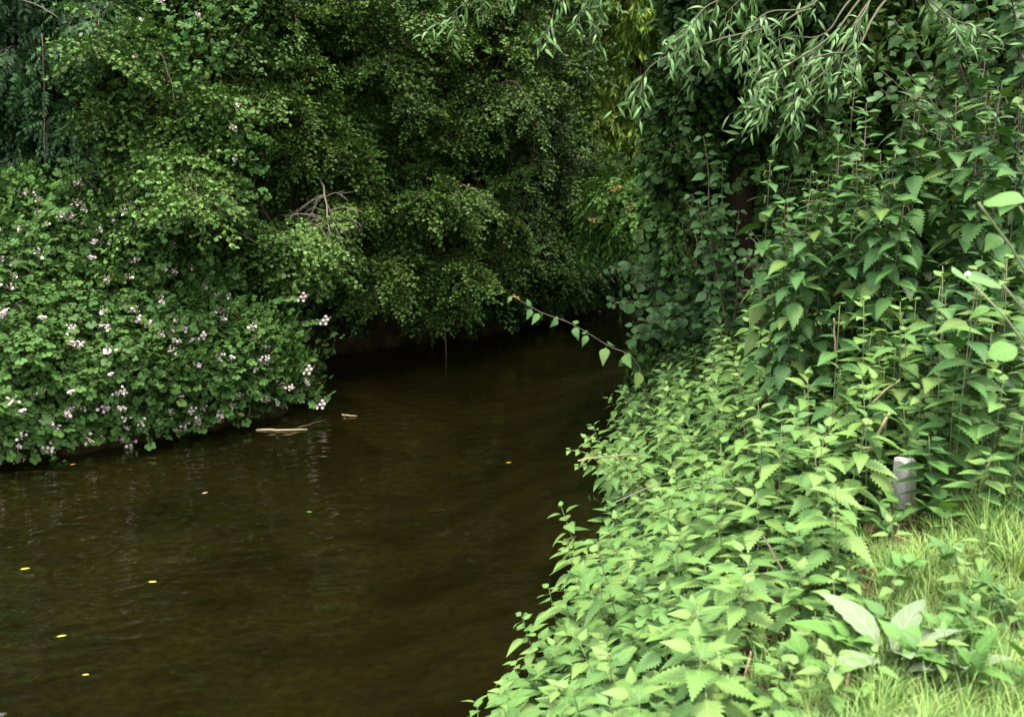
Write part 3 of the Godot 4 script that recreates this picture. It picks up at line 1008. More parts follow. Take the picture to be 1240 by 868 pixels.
func build_brambles() -> void:
	var base := Vector3(-3.7, ground_y(-3.7, -9.0), -9.0)
	var t := thing("bramble_bush", "mound of flowering bramble overhanging the water at the bank", "bush", base)
	var items := []
	var heads := []
	for i in 4300:
		var s := rf(0.08, 1.0)
		var q := pow(rng.randf(), 1.15)
		var p := mound(s, q)
		var e1 := mound(minf(s + 0.015, 1.0), q) - mound(s - 0.015, q)
		var e2 := mound(s, minf(q + 0.03, 1.0)) - mound(s, maxf(q - 0.03, 0.0))
		var nrm := e2.cross(e1).normalized()
		if nrm.z < 0.0:
			nrm = -nrm
		var lone := i >= 3900
		var deep := rf(-0.06, 0.02) if lone else pow(rng.randf(), 1.5) * 0.40
		var at := p - nrm * deep + rdir() * 0.03
		if at.y < 0.10:
			continue
		var up := (nrm * 0.7 + Vector3.UP * 0.8 + rdir() * 0.4).normalized()
		var d := (rdir() + nrm * 0.5 + Vector3(0, -0.2, 0))
		d = (d - up * d.dot(up)).normalized()
		var pp := to_pix(at)
		var vis := 1.0 if pp.x > -10 and pp.x < 400 else 0.0
		if lone:
			items.append([aim(at, d, up, rf(0.065, 0.095)), 100.0 + vis])
		else:
			items.append([aim(at - d * 0.12, (d + nrm * 0.25).normalized(), up, rf(0.24, 0.34)), -deep])
		if heads.size() < 260 and absf(deep) < 0.10 and vis > 0.0 and rng.randf() < 0.65 and q < 0.93:
			heads.append(aim(p + nrm * rf(0.10, 0.22), d, (nrm + Vector3.UP * 0.5).normalized(), rf(0.65, 1.15)))
	hang_leaves(t, items, G.bramble, M.bramble, M.bramble_mass, 300, G.bramble_shoot)
	for x in heads:
		var y: Transform3D = x
		y.origin -= base
		part(t, "flower_head", G.flowers[rng.randi() % 3], M.petal, y)
	for i in 26:
		var s := rf(0.1, 0.98)
		var a := mound(s, 0.85) + Vector3(0, -0.5, -0.5)
		var e := mound(clampf(s + rf(-0.08, 0.08), 0, 1), rf(0.05, 0.5))
		var st := begin()
		tube(st, bend(a - base, e - base, Vector3(0, 0.12, 0.05), 10, 0.01), 0.006, 0.003, 5)
		part(t, "cane", finish(st), M.cane)
	# sprays of the end leaning out over the stream
	for s in [[[350, 400, 9.3], [392, 388, 9.2]], [[340, 470, 9.2], [388, 490, 9.1]], [[340, 440, 9.2], [372, 448, 9.1]], [[330, 370, 9.4], [365, 360, 9.3]]]:
		var a := pix(s[0][0] - 30, s[0][1] + 10, s[0][2] + 0.3) - base
		var e := pix(s[1][0], s[1][1], s[1][2]) - base
		var pts := bend(a, e, Vector3(0, 0.06, 0), 6)
		var st := begin()
		tube(st, pts, 0.004, 0.002, 4)
		part(t, "cane", finish(st), M.cane)
		for i in 9:
			var at := along(pts, 0.25 + i * 0.085)
			part(t, "leaf", G.bramble[i % 3], M.bramble[i % 4], aim(at, Vector3(rf(-1, 1), -0.3, rf(-0.2, 1)), Vector3(0, 0.8, 0.6), rf(0.075, 0.10)))
		part(t, "flower_head", G.flowers[1], M.petal, aim(e, Vector3(1, 0, 0), Vector3(0, 0.6, 0.8), 1.1))
	# withered leaves and roots hanging in the undercut
	for i in 90:
		var p := mound(rf(0.3, 0.98), 0.02) + Vector3(rf(-0.1, 0.1), rf(-0.13, 0.10), rf(-0.12, 0.14))
		if p.y < 0.02:
			p.y = rf(0.02, 0.1)
		part(t, "withered_leaf", G.dead, M.dead_leaf, aim(p - base, rdir(), rdir(), rf(0.04, 0.085)))
	for i in 46:
		var p := mound(rf(0.25, 0.99), 0.03) + Vector3(0, 0.03, -0.2)
		var e := p + Vector3(rf(-0.35, 0.35), rf(-0.22, -0.05), rf(0.0, 0.3))
		e.y = maxf(e.y, -0.04)
		var st := begin()
		tube(st, bend(p - base, e - base, Vector3(0, rf(-0.05, 0.06), 0), 6, 0.012), 0.005, 0.002, 4)
		part(t, "root", finish(st), M.twig_brown if i % 3 else M.twig_grey)
	# bramble climbing high into the hedge
	var b2 := Vector3(-3.9, ground_y(-3.9, -10.6), -10.6)
	var t2 := thing("bramble_bush", "bramble climbing high through the paler hawthorn, with pale flower spikes", "bush", b2)
	items = []
	for c in [[205, 25, 9.1], [190, 50, 9.1], [225, 60, 9.1], [170, 95, 9.05], [240, 85, 9.1], [150, 90, 9.1], [285, 10, 9.3], [290, 150, 9.3], [300, 175, 9.3], [297, 215, 9.3], [302, 245, 9.3], [255, 40, 9.2]]:
		var e := pix(c[0], c[1], c[2])
		var st := begin()
		var pts := bend(Vector3(rf(-0.2, 0.2), 0, 0.1), e - b2, Vector3(0, 0.5, -0.1), 12, 0.02)
		tube(st, pts, 0.007, 0.003, 5)
		part(t2, "cane", finish(st), M.cane)
		for i in 26:
			var at := e + Vector3(rf(-0.2, 0.2), rf(-0.16, 0.14), rf(-0.1, 0.12))
			items.append([aim(at, (rdir() + Vector3(0, -0.2, 0.3)).normalized(), (Vector3(0, 0.9, 0.6) + rdir() * 0.4).normalized(), rf(0.065, 0.095)), rng.randf()])
		if rng.randf() < 0.6:
			part(t2, "flower_head", G.flowers[rng.randi() % 3], M.petal, aim(e - b2 + Vector3(rf(-0.1, 0.1), 0.14, 0.15), Vector3(0, 1, 0.2), Vector3(0, 0.2, 1), 0.8))
	hang_leaves(t2, items, G.bramble, M.bramble, M.bramble_mass)

func build_dead_branches() -> void:
	# pale leafless branches hanging from the hawthorns
	var spec := [
		["cluster of bare grey twigs hanging from the big dark hawthorn", [365, 225, 9.9], [400, 285, 9.5], 22, 0.55],
		["tangle of bare tan twigs hanging above the bramble mound", [85, 185, 9.5], [80, 230, 9.2], 14, 0.38],
	]
	for s in spec:
		var a := pix(s[1][0], s[1][1], s[1][2])
		var c := pix(s[2][0], s[2][1], s[2][2])
		var t := thing("dead_branch", s[0], "branch", a, "bare dead branches in the hedge")
		var st := begin()
		var main := bend(Vector3(-0.1, 0.1, -1.3), c - a, Vector3(0, 0.15, 0), 8, 0.015)
		tube(st, main, 0.012, 0.006, 5)
		part(t, "bough", finish(st), M.twig_grey)
		for i in s[3]:
			st = begin()
			var p := along(main, rf(0.5, 1.0))
			var d := Vector3(rf(-0.9, 1.0), rf(-1.2, 0.1), rf(-0.1, 0.5)).normalized()
			var e: Vector3 = p + d * rf(0.4, 1.0) * s[4]
			var tw := bend(p, e, Vector3(0, 0.06, 0.03), 6, 0.008)
			tube(st, tw, 0.0045, 0.0018, 4)
			for j in 3:
				var q := along(tw, rf(0.35, 0.9))
				tube(st, [q, q + (d + rdir() * 0.8).normalized() * rf(0.06, 0.16)], 0.0022, 0.0012, 3)
			part(t, "twig", finish(st), M.twig_grey)
	# thin upright and slanting stems in the hedge
	for s in [["thin reddish dead stem hanging upright before the ash", [50, 40, 9.3], [53, 215, 9.3], 0.006], ["pale bare stick slanting among the hawthorn leaves", [192, 62, 9.0], [210, 122, 9.0], 0.006], ["grey dead bough poking out of the ash crown", [8, -6, 9.2], [70, 22, 9.2], 0.007], ["long bare brown twig arching between hawthorn and brambles", [245, 265, 9.5], [330, 305, 9.4], 0.005]]:
		var a := pix(s[1][0], s[1][1], s[1][2])
		var b := pix(s[2][0], s[2][1], s[2][2])
		var st := begin()
		tube(st, bend(Vector3.ZERO, b - a, Vector3(0.02, 0.02, 0), 8, 0.01), s[3], s[3] * 0.6, 5)
		single("bare_stick", finish(st), M.cane if s[3] == 0.006 and s[1][0] < 60 else M.twig_grey, Transform3D(Basis(), a)	, s[0], "stick")

# ------------------------------------------------------------------ nettles
# a nettle standing at the origin, leaves in crossed pairs, drooping catkins when tall
func nettle(h: float, pairs: int, leaf: float, tall: bool, mats: Array) -> Node3D:
	var t := Node3D.new()
	var lean := Vector3(rf(-0.08, 0.08), 0, rf(-0.08, 0.08)) * h
	var pts := bend(Vector3(0, -0.05, 0), Vector3(lean.x, h, lean.z), Vector3(rf(-0.02, 0.02), 0, rf(-0.02, 0.02)), 6)
	var st := begin()
	tube(st, pts, 0.0042 if tall else 0.0028, 0.0016, 5)
	part(t, "stem", finish(st), M.stem_dark if tall else M.stem_green)
	var turn := rf(0, TAU)
	for i in pairs:
		var f := float(i) / (pairs - 1)                 # 0 at the tip
		var s := 1.0 - 0.80 * pow(f, 1.15)
		var at := along(pts, s)
		var size := leaf * ((0.60 if tall else 0.50) + 0.55 * smoothstep(0.0, 0.35, f)) * rf(0.85, 1.1) * (1.0 - 0.25 * smoothstep(0.7, 1.0, f))
		var rise := lerpf(0.6, -0.12, smoothstep(0.0, 0.4, f)) - (0.26 if tall else 0.0)
		turn += PI * 0.5 + rf(-0.2, 0.2)
		for e in [0.0, PI]:
			var a: float = turn + e + rf(-0.2, 0.2)
			var d := Vector3(cos(a), rise + (rf(-0.55, 0.35) if tall else rf(-0.2, 0.15)), sin(a)).normalized()
			part(t, "leaf", G.nettle[rng.randi() % 4], mats[rng.randi() % mats.size()], aim(at, d, (Vector3.UP + rdir() * (0.4 if tall else 0.25)).normalized(), size))
			if tall and i > 1:
				part(t, "leaf", G.nettle[rng.randi() % 4], mats[rng.randi() % mats.size()], aim(at, Vector3(cos(a + 0.7), rf(0.0, 0.9), sin(a + 0.7)), (Vector3.UP + rdir() * 0.4).normalized(), size * rf(0.3, 0.55)))
		if tall and i >= 1 and i <= 4:
			for k in 2:
				var a := rf(0, TAU)
				var p0 := at
				var p1 := at + Vector3(cos(a) * 0.022, 0.004, sin(a) * 0.022)
				var p2 := at + Vector3(cos(a) * 0.034, -rf(0.012, 0.03), sin(a) * 0.034)
				st = begin()
				tube(st, [p0, p1, p2], 0.0018, 0.003, 4)
				part(t, "catkin", finish(st), M.catkin)
	return t

func build_tall_nettles() -> void:
	var protos := []
	for i in 7:
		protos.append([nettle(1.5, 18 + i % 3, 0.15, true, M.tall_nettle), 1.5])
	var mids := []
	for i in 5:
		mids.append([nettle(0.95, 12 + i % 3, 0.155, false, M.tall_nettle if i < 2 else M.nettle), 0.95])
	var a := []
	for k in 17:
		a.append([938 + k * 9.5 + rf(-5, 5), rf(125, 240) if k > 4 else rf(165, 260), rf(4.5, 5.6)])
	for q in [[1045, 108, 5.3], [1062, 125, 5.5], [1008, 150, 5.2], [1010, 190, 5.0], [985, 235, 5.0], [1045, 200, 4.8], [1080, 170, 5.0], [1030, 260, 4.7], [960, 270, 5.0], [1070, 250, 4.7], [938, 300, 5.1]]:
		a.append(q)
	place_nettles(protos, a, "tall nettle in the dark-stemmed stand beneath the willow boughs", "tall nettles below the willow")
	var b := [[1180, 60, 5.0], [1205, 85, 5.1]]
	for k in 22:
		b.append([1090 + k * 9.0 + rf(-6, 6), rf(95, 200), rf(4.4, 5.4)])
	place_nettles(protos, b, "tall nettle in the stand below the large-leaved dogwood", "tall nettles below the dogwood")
	var c := []
	for k in 34:
		var px := rf(1015, 1290)
		var dep := rf(3.55, 4.5)
		if absf(px - 1095) < 50 and dep < 4.05:
			dep += 0.5
		c.append([px, lerpf(395, 330, clampf((px - 1010) / 200.0, 0, 1)) + rf(-25, 60), dep])
	for q in [[1150, 535, 3.5], [1185, 545, 3.45], [1225, 520, 3.4], [1130, 480, 3.9], [1170, 470, 3.7], [1215, 450, 3.6]]:
		c.append(q)
	place_nettles(mids, c, "waist-high nettle crowded behind the grey post", "waist-high nettles behind the post")
	for p in protos + mids:
		p[0].free()

func place_nettles(protos: Array, spots: Array, label: String, group: String) -> void:
	for q in spots:
		var tip := pix(q[0], q[1], q[2])
		var gy := ground_y(tip.x, tip.z)
		var p: Array = protos[rng.randi() % protos.size()]
		var o: Node3D = p[0].duplicate()
		o.name = numbered("nettle")
		add_child(o)
		tag(o, label, "nettle", group)
		o.position = Vector3(tip.x, gy, tip.z)
		var k := clampf((tip.y - gy) / p[1], 0.3, 1.6)
		var w := clampf(k, 0.9, 1.15)
		o.basis = Basis(Vector3.UP, rf(0, TAU)) * Basis.from_scale(Vector3(w, k, w))

# picture outline of the trodden patch with straw and cut stems between nettles and grass
func in_bare_patch(q: Vector2) -> bool:
	return Geometry2D.is_point_in_polygon(q, PackedVector2Array([Vector2(855, 680), Vector2(965, 690), Vector2(990, 868), Vector2(850, 868), Vector2(800, 815)]))

func build_low_nettles() -> void:
	var protos := []
	for i in 10:
		protos.append([nettle(0.40, 9 + i % 2, 0.150, false, M.nettle), 0.40])
	var placed := []
	var tries := 0
	var xs := []
	while placed.size() < 285 and tries < 20000:
		tries += 1
		var z := -rf(2.3, 8.6)
		var x := rf(-0.2, 3.2)
		var d := shore_distance(x, z)
		if d < -0.05 or x < shore_mid(z):
			continue
		var limit := 0.98 if z > -2.85 else lerpf(1.25, 1.95, clampf((-2.85 - z) / 2.0, 0, 1))
		if d > limit:
			continue
		var ok := true
		for p in placed:
			if Vector2(p.x - x, p.y - z).length() < 0.095 + 0.008 * absf(z):
				ok = false
				break
		if not ok:
			continue
		var q := to_pix(Vector3(x, ground_y(x, z) + 0.3, z))
		if q.x > 1260 or q.y > 930 or q.distance_to(Vector2(1090, 590)) < 58 or Geometry2D.is_point_in_polygon(q, PackedVector2Array([Vector2(680, 572), Vector2(800, 572), Vector2(790, 618), Vector2(700, 650)])):
			continue
		if in_bare_patch(q) and rng.randf() < 0.8:
			continue
		placed.append(Vector2(x, z))
		var hh := 0.30 + 0.16 * noise.get_noise_2d(x * 1.2, z * 1.2) + 0.22 * noise.get_noise_2d(x * 2.3 + 9.0, z * 2.3) + rf(-0.05, 0.09)
		if z < -3.4 and z > -5.0 and d > 0.45:
			hh += 0.16
		if z < -5.0:
			hh += 0.08
		var p: Array = protos[rng.randi() % protos.size()]
		var o: Node3D = p[0].duplicate()
		o.name = numbered("nettle")
		add_child(o)
		if d < 0.35 and z > -5.0:
			tag(o, "young light green nettle leaning out at the brink of the water", "nettle", "low nettles on the brink")
		elif z > -2.9:
			tag(o, "young light green nettle on the slope between water and grass", "nettle", "low nettles beside the grass")
		elif z > -5.0:
			tag(o, "light green nettle in the knee-high patch between water and post", "nettle", "knee-high nettles by the post")
		else:
			tag(o, "light green nettle in the patch beyond the trailing shoot, below the shaded shrubs", "nettle", "low nettles of the far patch")
		o.position = Vector3(x, ground_y(x, z), z)
		var lean := Basis(Vector3(0, 0, 1), clampf(0.35 - d * 0.3, 0.0, 0.35) + rf(-0.1, 0.1)) * Basis(Vector3(1, 0, 0), rf(-0.12, 0.16))
		var k := clampf(hh / p[1], 0.6, 1.6)
		o.basis = lean * Basis(Vector3.UP, rf(0, TAU)) * Basis.from_scale(Vector3(1.0, k, 1.0) * rf(0.88, 1.12))
	# the smaller ones crowded underneath, past counting
	var st := begin()
	for c in protos[0][0].get_children():
		st.append_from(c.mesh, 0, c.transform)
	var under := st.commit()
	var us := []
	var uc := PackedColorArray()
	for i in 5000:
		if us.size() >= 800:
			break
		var z := -rf(2.3, 9.8)
		var x := rf(-0.2, 3.6)
		var d := shore_distance(x, z)
		var limit := 0.9 if z > -2.85 else lerpf(1.2, 1.95, clampf((-2.85 - z) / 2.0, 0, 1))
		if d < 0.0 or d > limit or x < shore_mid(z):
			continue
		var y := ground_y(x, z)
		if in_bare_patch(to_pix(Vector3(x, y + 0.1, z))) and rng.randf() < 0.85:
			continue
		if to_pix(Vector3(x, y + 0.2, z)).distance_to(Vector2(1090, 590)) < 58:
			continue
		us.append(Transform3D(Basis(Vector3.UP, rf(0, TAU)) * Basis.from_scale(Vector3(1, rf(0.45, 0.8), 1) * rf(0.6, 0.9)), Vector3(x, y, z)))
		var k := rf(0.7, 1.05)
		uc.append(Color(k * rf(0.92, 1.08), k, k))
	var uo := scatter(self, "nettle_undergrowth", under, M.nettle[1], us, uc)
	tag(uo, "crowded small nettles filling the gaps under the low nettle patch", "undergrowth")
	# dark trailing cover of the shaded banks
	us = []
	uc = PackedColorArray()
	for i in 16000:
		if us.size() >= 4200:
			break
		var z := -rf(7.5, 24.0)
		var x := rf(-5.0, 8.0)
		if i % 2 == 0:
			z = -rf(13.0, 20.0)
			x = rf(-0.5, 6.0)
		var d := shore_distance(x, z)
		if d < 0.0 or d > 3.0 or (x > shore_mid(z) and z > -9.0):
			continue
		var dir := Vector3(rf(-1, 1), rf(0.2, 1.2), rf(-1, 1)).normalized()
		us.append(aim(Vector3(x, ground_y(x, z), z), dir, rdir(), rf(0.22, 0.42) * (1.6 if z < -12.5 else 1.0)))
		var k := rf(0.8, 1.6)
		uc.append(Color(k * rf(0.92, 1.2), k, k))
	uo = scatter(self, "undergrowth", G.ivy, M.ivy, us, uc)
	tag(uo, "dark leafy undergrowth covering the shaded banks at the bend", "undergrowth")
	for p in protos:
		p[0].free()

func build_leaning_nettle() -> void:
	# a long stem leaning out over the stream with hanging leaves
	var base := pix(800, 470, 7.4)
	base = Vector3(base.x, ground_y(base.x, base.z), base.z)
	var t := thing("leaning_nettle", "long nettle stem leaning out over the dark water with hanging leaves", "nettle", base)
	var path := [Vector3(0, -0.05, 0), pix(775, 446, 7.3) - base, pix(735, 418, 7.2) - base, pix(692, 392, 7.1) - base, pix(655, 378, 7.1) - base, pix(620, 358, 7.1) - base]
	var sm := []
	for i in 20:
		sm.append(curve_at(path, i / 19.0))
	var st := begin()
	tube(st, sm, 0.006, 0.002, 5)
	part(t, "stem", finish(st), M.stem_dark)
	for i in 9:
		var s := clampf(0.22 + 0.76 * (i + rf(-0.3, 0.3)) / 8.0, 0.2, 1.0)
		var at := along(sm, s)
		var sz := lerpf(0.17, 0.075, pow(s, 2.0)) * rf(0.75, 1.15)
		for e in [-1.0, 1.0]:
			var d := Vector3(rf(-0.9, 0.5), rf(-1.0, -0.35) if e > 0 else rf(-0.5, 0.5), 0.5 * e + rf(-0.2, 0.4)).normalized()
			part(t, "leaf", G.nettle[rng.randi() % 4], M.tall_nettle[rng.randi() % 5], aim(at, d, Vector3(rf(-0.6, 0.6), rf(0.3, 1.0), 0.8).normalized(), sz * (1.0 if e > 0 else 0.8)))
	for i in 8:
		var at := along(sm, 0.93 + i * 0.009)
		st = begin()
		tube(st, [at, at + Vector3(rf(-0.03, 0.02), rf(0.0, 0.03), rf(0.0, 0.04))], 0.004, 0.003, 4)
		part(t, "catkin", finish(st), M.umbel)
	# leafy shoot dipping to the water further along, on a pale stick
	var b2 := pix(800, 560, 5.6)
	b2 = Vector3(b2.x, ground_y(b2.x, b2.z), b2.z)
	var t2 := thing("leaning_nettle", "short leafy shoot trailing towards the water from the nettle patch", "nettle", b2)
	for g in [[690, 545, 5.5], [700, 565, 5.45], [712, 530, 5.6], [728, 550, 5.5]]:
		var e := pix(g[0], g[1], g[2]) - b2
		var pts := bend(Vector3(0, 0.05, 0), e, Vector3(0, 0.12, 0), 7)
		st = begin()
		tube(st, pts, 0.004, 0.002, 4)
		part(t2, "stem", finish(st), M.stem_green)
		for i in 7:
			var at := along(pts, 0.4 + i * 0.1)
			for k in [-1.0, 1.0]:
				part(t2, "leaf", G.nettle[rng.randi() % 4], M.nettle[rng.randi() % 4], aim(at, Vector3(-0.4, rf(-0.2, 0.3), k).normalized(), Vector3(rf(-0.2, 0.2), 1, 0.3).normalized(), rf(0.045, 0.065)))

# ------------------------------------------------------------------ other plants on the near bank
func build_broad_plants() -> void:
	# large pale leaves leaning in at the right edge
	var base := Vector3(1.62, ground_y(1.62, -2.55), -2.55)
	var t := thing("bindweed_vine", "vine with large pale heart leaves and a crumpled white flower", "plant", base)
	for s in [[1185, 245, 2.55], [1215, 345, 2.5], [1235, 250, 2.5], [1180, 345, 2.75], [1238, 420, 2.45]]:
		var e := pix(s[0], s[1], s[2]) - base
		var st := begin()
		var pts := bend(Vector3(0, -0.05, 0), e, Vector3(0.12, 0.1, 0), 9)
		tube(st, pts, 0.005, 0.003, 5)
		var vs := part(t, "stem", finish(st), M.stem_green)
		for i in 5:
			var at := along(pts, 1.0 - i * 0.08)
			var d := Vector3(rf(-1, 0.8), rf(-0.3, 0.3), rf(-0.3, 0.8)).normalized()
			part(vs, "leaf", G.ovate[i % 2] if i % 2 else G.round[i % 2], M.broad, aim(at, d, Vector3(rf(-0.4, 0.4), 1, rf(0, 0.7)).normalized(), rf(0.08, 0.125)))
	var st := begin()
	for p in 5:
		blade(st, Transform3D(Basis(Vector3.UP, TAU * p / 5.0), Vector3.ZERO), [0.08, 0.3, 0.5, 0.3], 5, 0.0, 0.4, -0.5, 0.03, 0.0, Color(1.15, 1.15, 1.1))
	part(t, "flower", finish(st), M.petal, aim(pix(1180, 340, 2.62) - base, Vector3(-1, 0.1, 0.2), Vector3(0.1, 1.0, 0.2), 0.026))
	# dock rosettes and single big nettle tops in the grass
	for s in [[1075, 812, 2.35, 0.26, "dock with mildewed pale leaves standing in the grass"], [1150, 835, 2.2, 0.17, "small dock with flat leaves in the lower grass"]]:
		var p := pix_flat(s[0], s[1], 1.1)
		p.y = ground_y(p.x, p.z)
		var o := thing("dock_plant", s[4], "plant", p)
		for i in 7:
			var a := TAU * i / 7.0 + rf(-0.3, 0.3)
			var d := Vector3(cos(a), rf(0.5, 1.4), sin(a)).normalized()
			part(o, "leaf", G.dock[i % 2], M.dock if i % 3 != 1 else M.broad, aim(Vector3(0, 0.03, 0), d, Vector3(-cos(a), 0.9, -sin(a)).normalized(), s[3] * rf(0.9, 1.25)))
	for i in 44:
		var p := pix_flat(rf(900, 1235), rf(640, 862), 1.1)
		p.y = ground_y(p.x, p.z)
		var o := thing("weed", "small broad-leaved weed growing low in the grass", "weed", p, "weeds in the grass")
		var n := 5 + i % 4
		for k in n:
			var a := TAU * k / n + rf(-0.3, 0.3)
			var d := Vector3(cos(a), rf(0.5, 1.6), sin(a)).normalized()
			part(o, "leaf", G.ovate[k % 2] if i % 2 else G.nettle[k % 4], M.broad if i % 3 else M.nettle[3], aim(Vector3(0, rf(0.02, 0.13), 0), d, Vector3(-cos(a) * 0.3, 1, -sin(a) * 0.3).normalized(), rf(0.055, 0.115)))
	var protos := []
	for i in 3:
		protos.append(nettle(0.22, 5, 0.105, false, [M.nettle[2], M.nettle[4], M.nettle[0]]))
	for s in [[1030, 745, "bright young nettle standing alone beside the dock leaves"], [960, 830, "bright young nettle among dry cut stems beside the grass"], [1100, 622, "small bright nettle growing against the grey post"], [1075, 690, "small nettle in the grass before the grey post"], [890, 800, "young nettle on the bare straw patch"], [1010, 860, "young nettle hard by the dock"], [1180, 700, "small nettle alone in the long grass"], [960, 745, "pale young nettle beside the thickest cut stem"]]:
		var p := pix_flat(s[0], s[1], 1.12)
		p.y = ground_y(p.x, p.z)
		var o: Node3D = protos[rng.randi() % 3].duplicate()
		o.name = numbered("nettle")
		add_child(o)
		tag(o, s[2], "nettle")
		o.position = p
		o.basis = Basis(Vector3.UP, rf(0, TAU)) * rf(0.85, 1.15)
	for i in 15:
		var p := pix_flat(rf(930, 1235), rf(650, 868), 1.12)
		p.y = ground_y(p.x, p.z)
		if to_pix(p).distance_to(Vector2(1094, 610)) < 60:
			continue
		var o: Node3D = protos[i % 3].duplicate()
		o.name = numbered("nettle")
		add_child(o)
		tag(o, "short young nettle scattered among the grass blades", "nettle", "young nettles in the grass")
		o.position = p
		o.basis = Basis(Vector3.UP, rf(0, TAU)) * rf(0.7, 1.05)
	for p in protos:
		p.free()

func build_post_and_stems() -> void:
	# the old grey stake
	var foot := pix_flat(1094, 628, 1.1)
	foot.y = ground_y(foot.x, foot.z)
	var st := begin()
	var w := 0.035
	var rows := []
	for i in 7:
		var y: float = [-0.12, 0.02, 0.08, 0.14, 0.19, 0.226, 0.235][i]
		var k: float = [1.0, 1.0, 0.99, 1.0, 0.97, 0.9, 0.7][i]
		var ring := []
		# a square section with worn corners and a split down one face
		for c in [[-1, -0.7], [-0.75, -1], [0.75, -1], [1, -0.7], [1, 0.7], [0.75, 1], [0.22, 1], [0.14, 0.55], [0.04, 1], [-0.75, 1], [-1, 0.7]]:
			ring.append(Vector3(c[0] * w * k + rf(-0.0015, 0.0015) - y * 0.06, y + (rf(-0.006, 0.006) if i > 4 else 0.0), c[1] * w * k + rf(-0.0015, 0.0015)))
		rows.append(ring)
	st.set_smooth_group(-1)
	st.set_color(Color.WHITE)
	for i in 6:
		for k in 11:
			var l := (k + 1) % 11
			tri(st, rows[i][k], rows[i + 1][k], rows[i + 1][l])
			tri(st, rows[i][k], rows[i + 1][l], rows[i][l])
	for k in 11:
		tri(st, Vector3(-0.014, 0.236, 0), rows[6][(k + 1) % 11], rows[6][k])
	single("wooden_post", finish(st), M.wood, Transform3D(Basis(Vector3.UP, 0.35), foot), "short weathered grey wooden post split down its face", "post")
	# dry cut stems
	var spots := [[975, 730, 0.13], [898, 850, 0.14], [780, 835, 0.10], [1032, 800, 0.10], [1022, 870, 0.12], [1078, 650, 0.10], [1090, 665, 0.09], [860, 760, 0.08], [820, 840, 0.09], [795, 690, 0.16], [930, 760, 0.08], [1015, 470, 0.28], [862, 730, 0.10], [808, 812, 0.1], [835, 800, 0.08]]
	for s in spots:
		var p := pix_flat(s[0], s[1], 1.08)
		for it in 6:
			p = pix_flat(s[0], s[1], ground_y(p.x, p.z))
		p.y = ground_y(p.x, p.z)
		var h: float = s[2]
		st = begin()
		var e := Vector3(rf(-0.25, 0.25) * h, h, rf(-0.2, 0.2) * h)
		tube(st, bend(Vector3(0, -0.04, 0), e, Vector3(rf(-0.01, 0.01), 0, 0), 4), 0.0045, 0.0042, 6)
		tube(st, [e * 0.96, e + Vector3(rf(-0.006, 0.006), 0.012, 0)], 0.0048, 0.0022, 5, Color(1.3, 1.2, 1.1))
		single("dry_stem", finish(st), M.stem_dry, Transform3D(Basis(), p), "dry tan cut stem stub sticking up from the bank", "stem", "cut dry stems on the bank")
	# sticks lying and poking out
	for s in [["thin pale stick poking out of the nettles over the water", [745, 608, 4.9], [800, 586, 4.9], 0.004, M.twig_grey], ["pale bent stick under the trailing shoot at the water's edge", [700, 558, 5.45], [775, 550, 5.6], 0.005, M.stem_dry], ["thick yellowish dead stalk leaning among nettles behind the post", [1046, 560, 3.75], [1078, 500, 3.85], 0.009, M.stem_dry], ["thin brown twig lying across the low nettles", [925, 650, 3.2], [968, 735, 2.9], 0.004, M.twig_brown], ["broken straw stalk standing by the dark gap in the nettles", [1012, 430, 4.6], [1010, 385, 4.6], 0.006, M.stem_dry], ["slanting dry twig beneath the waist-high nettles", [1055, 490, 4.0], [1090, 460, 4.0], 0.005, M.stem_dry]]:
		var a := pix(s[1][0], s[1][1], s[1][2])
		var b := pix(s[2][0], s[2][1], s[2][2])
		st = begin()
		tube(st, bend(Vector3.ZERO, b - a, Vector3(0, 0.008, 0), 6, 0.004), s[3], s[3] * 0.7, 5)
		single("stick", finish(st), s[4], Transform3D(Basis(), a), s[0], "stick")

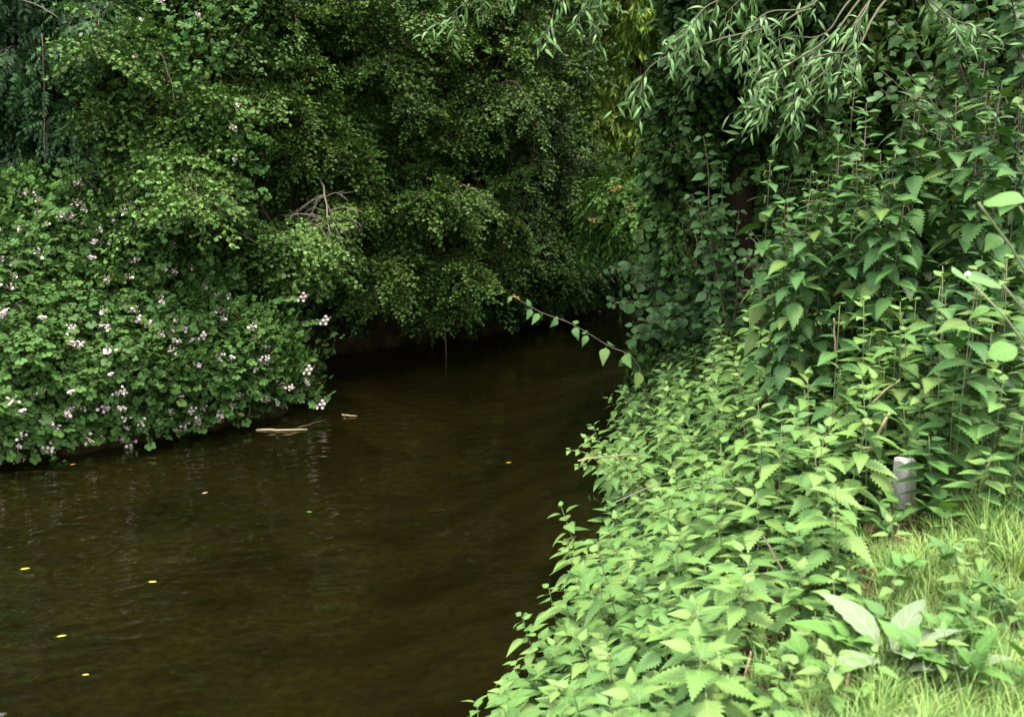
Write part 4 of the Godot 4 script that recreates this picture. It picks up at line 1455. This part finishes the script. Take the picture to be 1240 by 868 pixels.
func build_grass() -> void:
	var xs := [[], [], []]
	var cols := [PackedColorArray(), PackedColorArray(), PackedColorArray()]
	var made := 0
	var tries := 0
	while made < 5200 and tries < 80000:
		tries += 1
		var z := -rf(1.7, 4.4)
		var x := rf(0.1, 2.6)
		var d := shore_distance(x, z)
		if d < 0.7 or x < shore_mid(z):
			continue
		var p := smoothstep(0.75, 1.15, d + noise.get_noise_2d(x * 2.0, z * 2.0) * 0.35)
		if z < -2.85 and d < 1.35:
			p *= 0.1
		if rng.randf() > p:
			continue
		var q := to_pix(Vector3(x, 1.15, z))
		if q.x > 1330 or q.x < 700 or (in_bare_patch(q) and rng.randf() < 0.75):
			continue
		var k := rng.randi() % 3
		var s := rf(0.07, 0.20)
		if z < -3.0 and x > 1.65:
			s *= 1.6
		if q.distance_to(Vector2(1094, 610)) < 50:
			s *= 0.5
		xs[k].append(Transform3D(Basis(Vector3.UP, rf(0, TAU)) * Basis(Vector3(1, 0, 0), rf(-0.25, 0.25)) * Basis.from_scale(Vector3.ONE * s), Vector3(x, ground_y(x, z) - 0.005, z)))
		var b := rf(0.75, 1.2)
		cols[k].append(Color(b * rf(0.85, 1.2), b, b * rf(0.8, 1.2)))
		made += 1
	var label := "bright green long grass on top of the near bank"
	for k in 3:
		var o := scatter(self, numbered("grass"), G.tuft[k], M.grass, xs[k], cols[k])
		tag(o, label, "grass", "grass on the near bank")
	# straw litter on the bare earth
	var sx := []
	var sc := PackedColorArray()
	var st := begin()
	tube(st, [Vector3(0, 0, 0), Vector3(0.05, 0.03, 0.5), Vector3(0, 0, 1)], 0.02, 0.014, 4)
	var straw := finish(st)
	for i in 2600:
		var z := -rf(1.8, 6.5)
		var x := rf(-0.1, 2.8)
		var d := shore_distance(x, z)
		if d < 0.25 or x < shore_mid(z):
			continue
		var dir := Vector3(rf(-1, 1), rf(-0.1, 0.25), rf(-1, 1)).normalized()
		sx.append(aim(Vector3(x, ground_y(x, z) + 0.006, z), dir, Vector3.UP, rf(0.05, 0.15)))
		var b := rf(0.6, 1.2)
		sc.append(Color(b, b * 0.96, b * 0.9))
	var so := scatter(self, "straw_litter", straw, M.straw, sx, sc)
	tag(so, "dry straw and stalk litter on the bare earth under the nettles", "straw")

func build_floating() -> void:
	var flat := leaf_mesh([0.0, 0.16, 0.2, 0.13, 0.0], 5, 0.0, 0.12, -0.08, 0.0, 0.1)
	for s in [[178, 704, 0.055, M.yellow], [66, 771, 0.05, M.yellow], [22, 689, 0.06, M.yellow], [370, 619, 0.05, M.broad], [243, 597, 0.045, M.straw], [612, 560, 0.045, M.yellow], [98, 817, 0.035, M.yellow], [83, 563, 0.045, M.yellow]]:
		var p := pix_flat(s[0], s[1], 0.004)
		p.y = wave(p.x, p.z) + 0.004
		single("floating_leaf", flat, s[3], aim(p, Vector3(1, 0, rf(-0.6, 0.6)), Vector3.UP, s[2] * 1.15), "small fallen leaf floating on the stream", "leaf", "fallen leaves on the water")
	for s in [["yellowish stick floating at the tip of the bramble bank", [310, 521], [372, 520], 0.012, M.stem_dry], ["thin dark twig curving off the floating yellowish stick", [360, 518], [395, 508], 0.004, M.twig_brown], ["short brown twig floating alone on the dark water", [414, 502], [432, 504], 0.009, M.stem_dry]]:
		var a := pix_flat(s[1][0], s[1][1], 0.004)
		var b := pix_flat(s[2][0], s[2][1], 0.004)
		var st := begin()
		tube(st, bend(Vector3.ZERO, b - a, Vector3(0, 0.008, 0.03), 7, 0.004), s[3], s[3] * 0.5, 6)
		single("floating_stick", finish(st), s[4], Transform3D(Basis(), a), s[0], "stick")
	var q := pix_flat(540, 431, 0.0)
	var st2 := begin()
	tube(st2, bend(Vector3(0, -0.3, 0), Vector3(-0.02, 0.42, 0), Vector3(0.01, 0, 0), 6, 0.003), 0.011, 0.008, 6)
	single("upright_stick", finish(st2), M.twig_brown, Transform3D(Basis(), q), "thin brown stick standing upright in the water below the hawthorn", "stick")
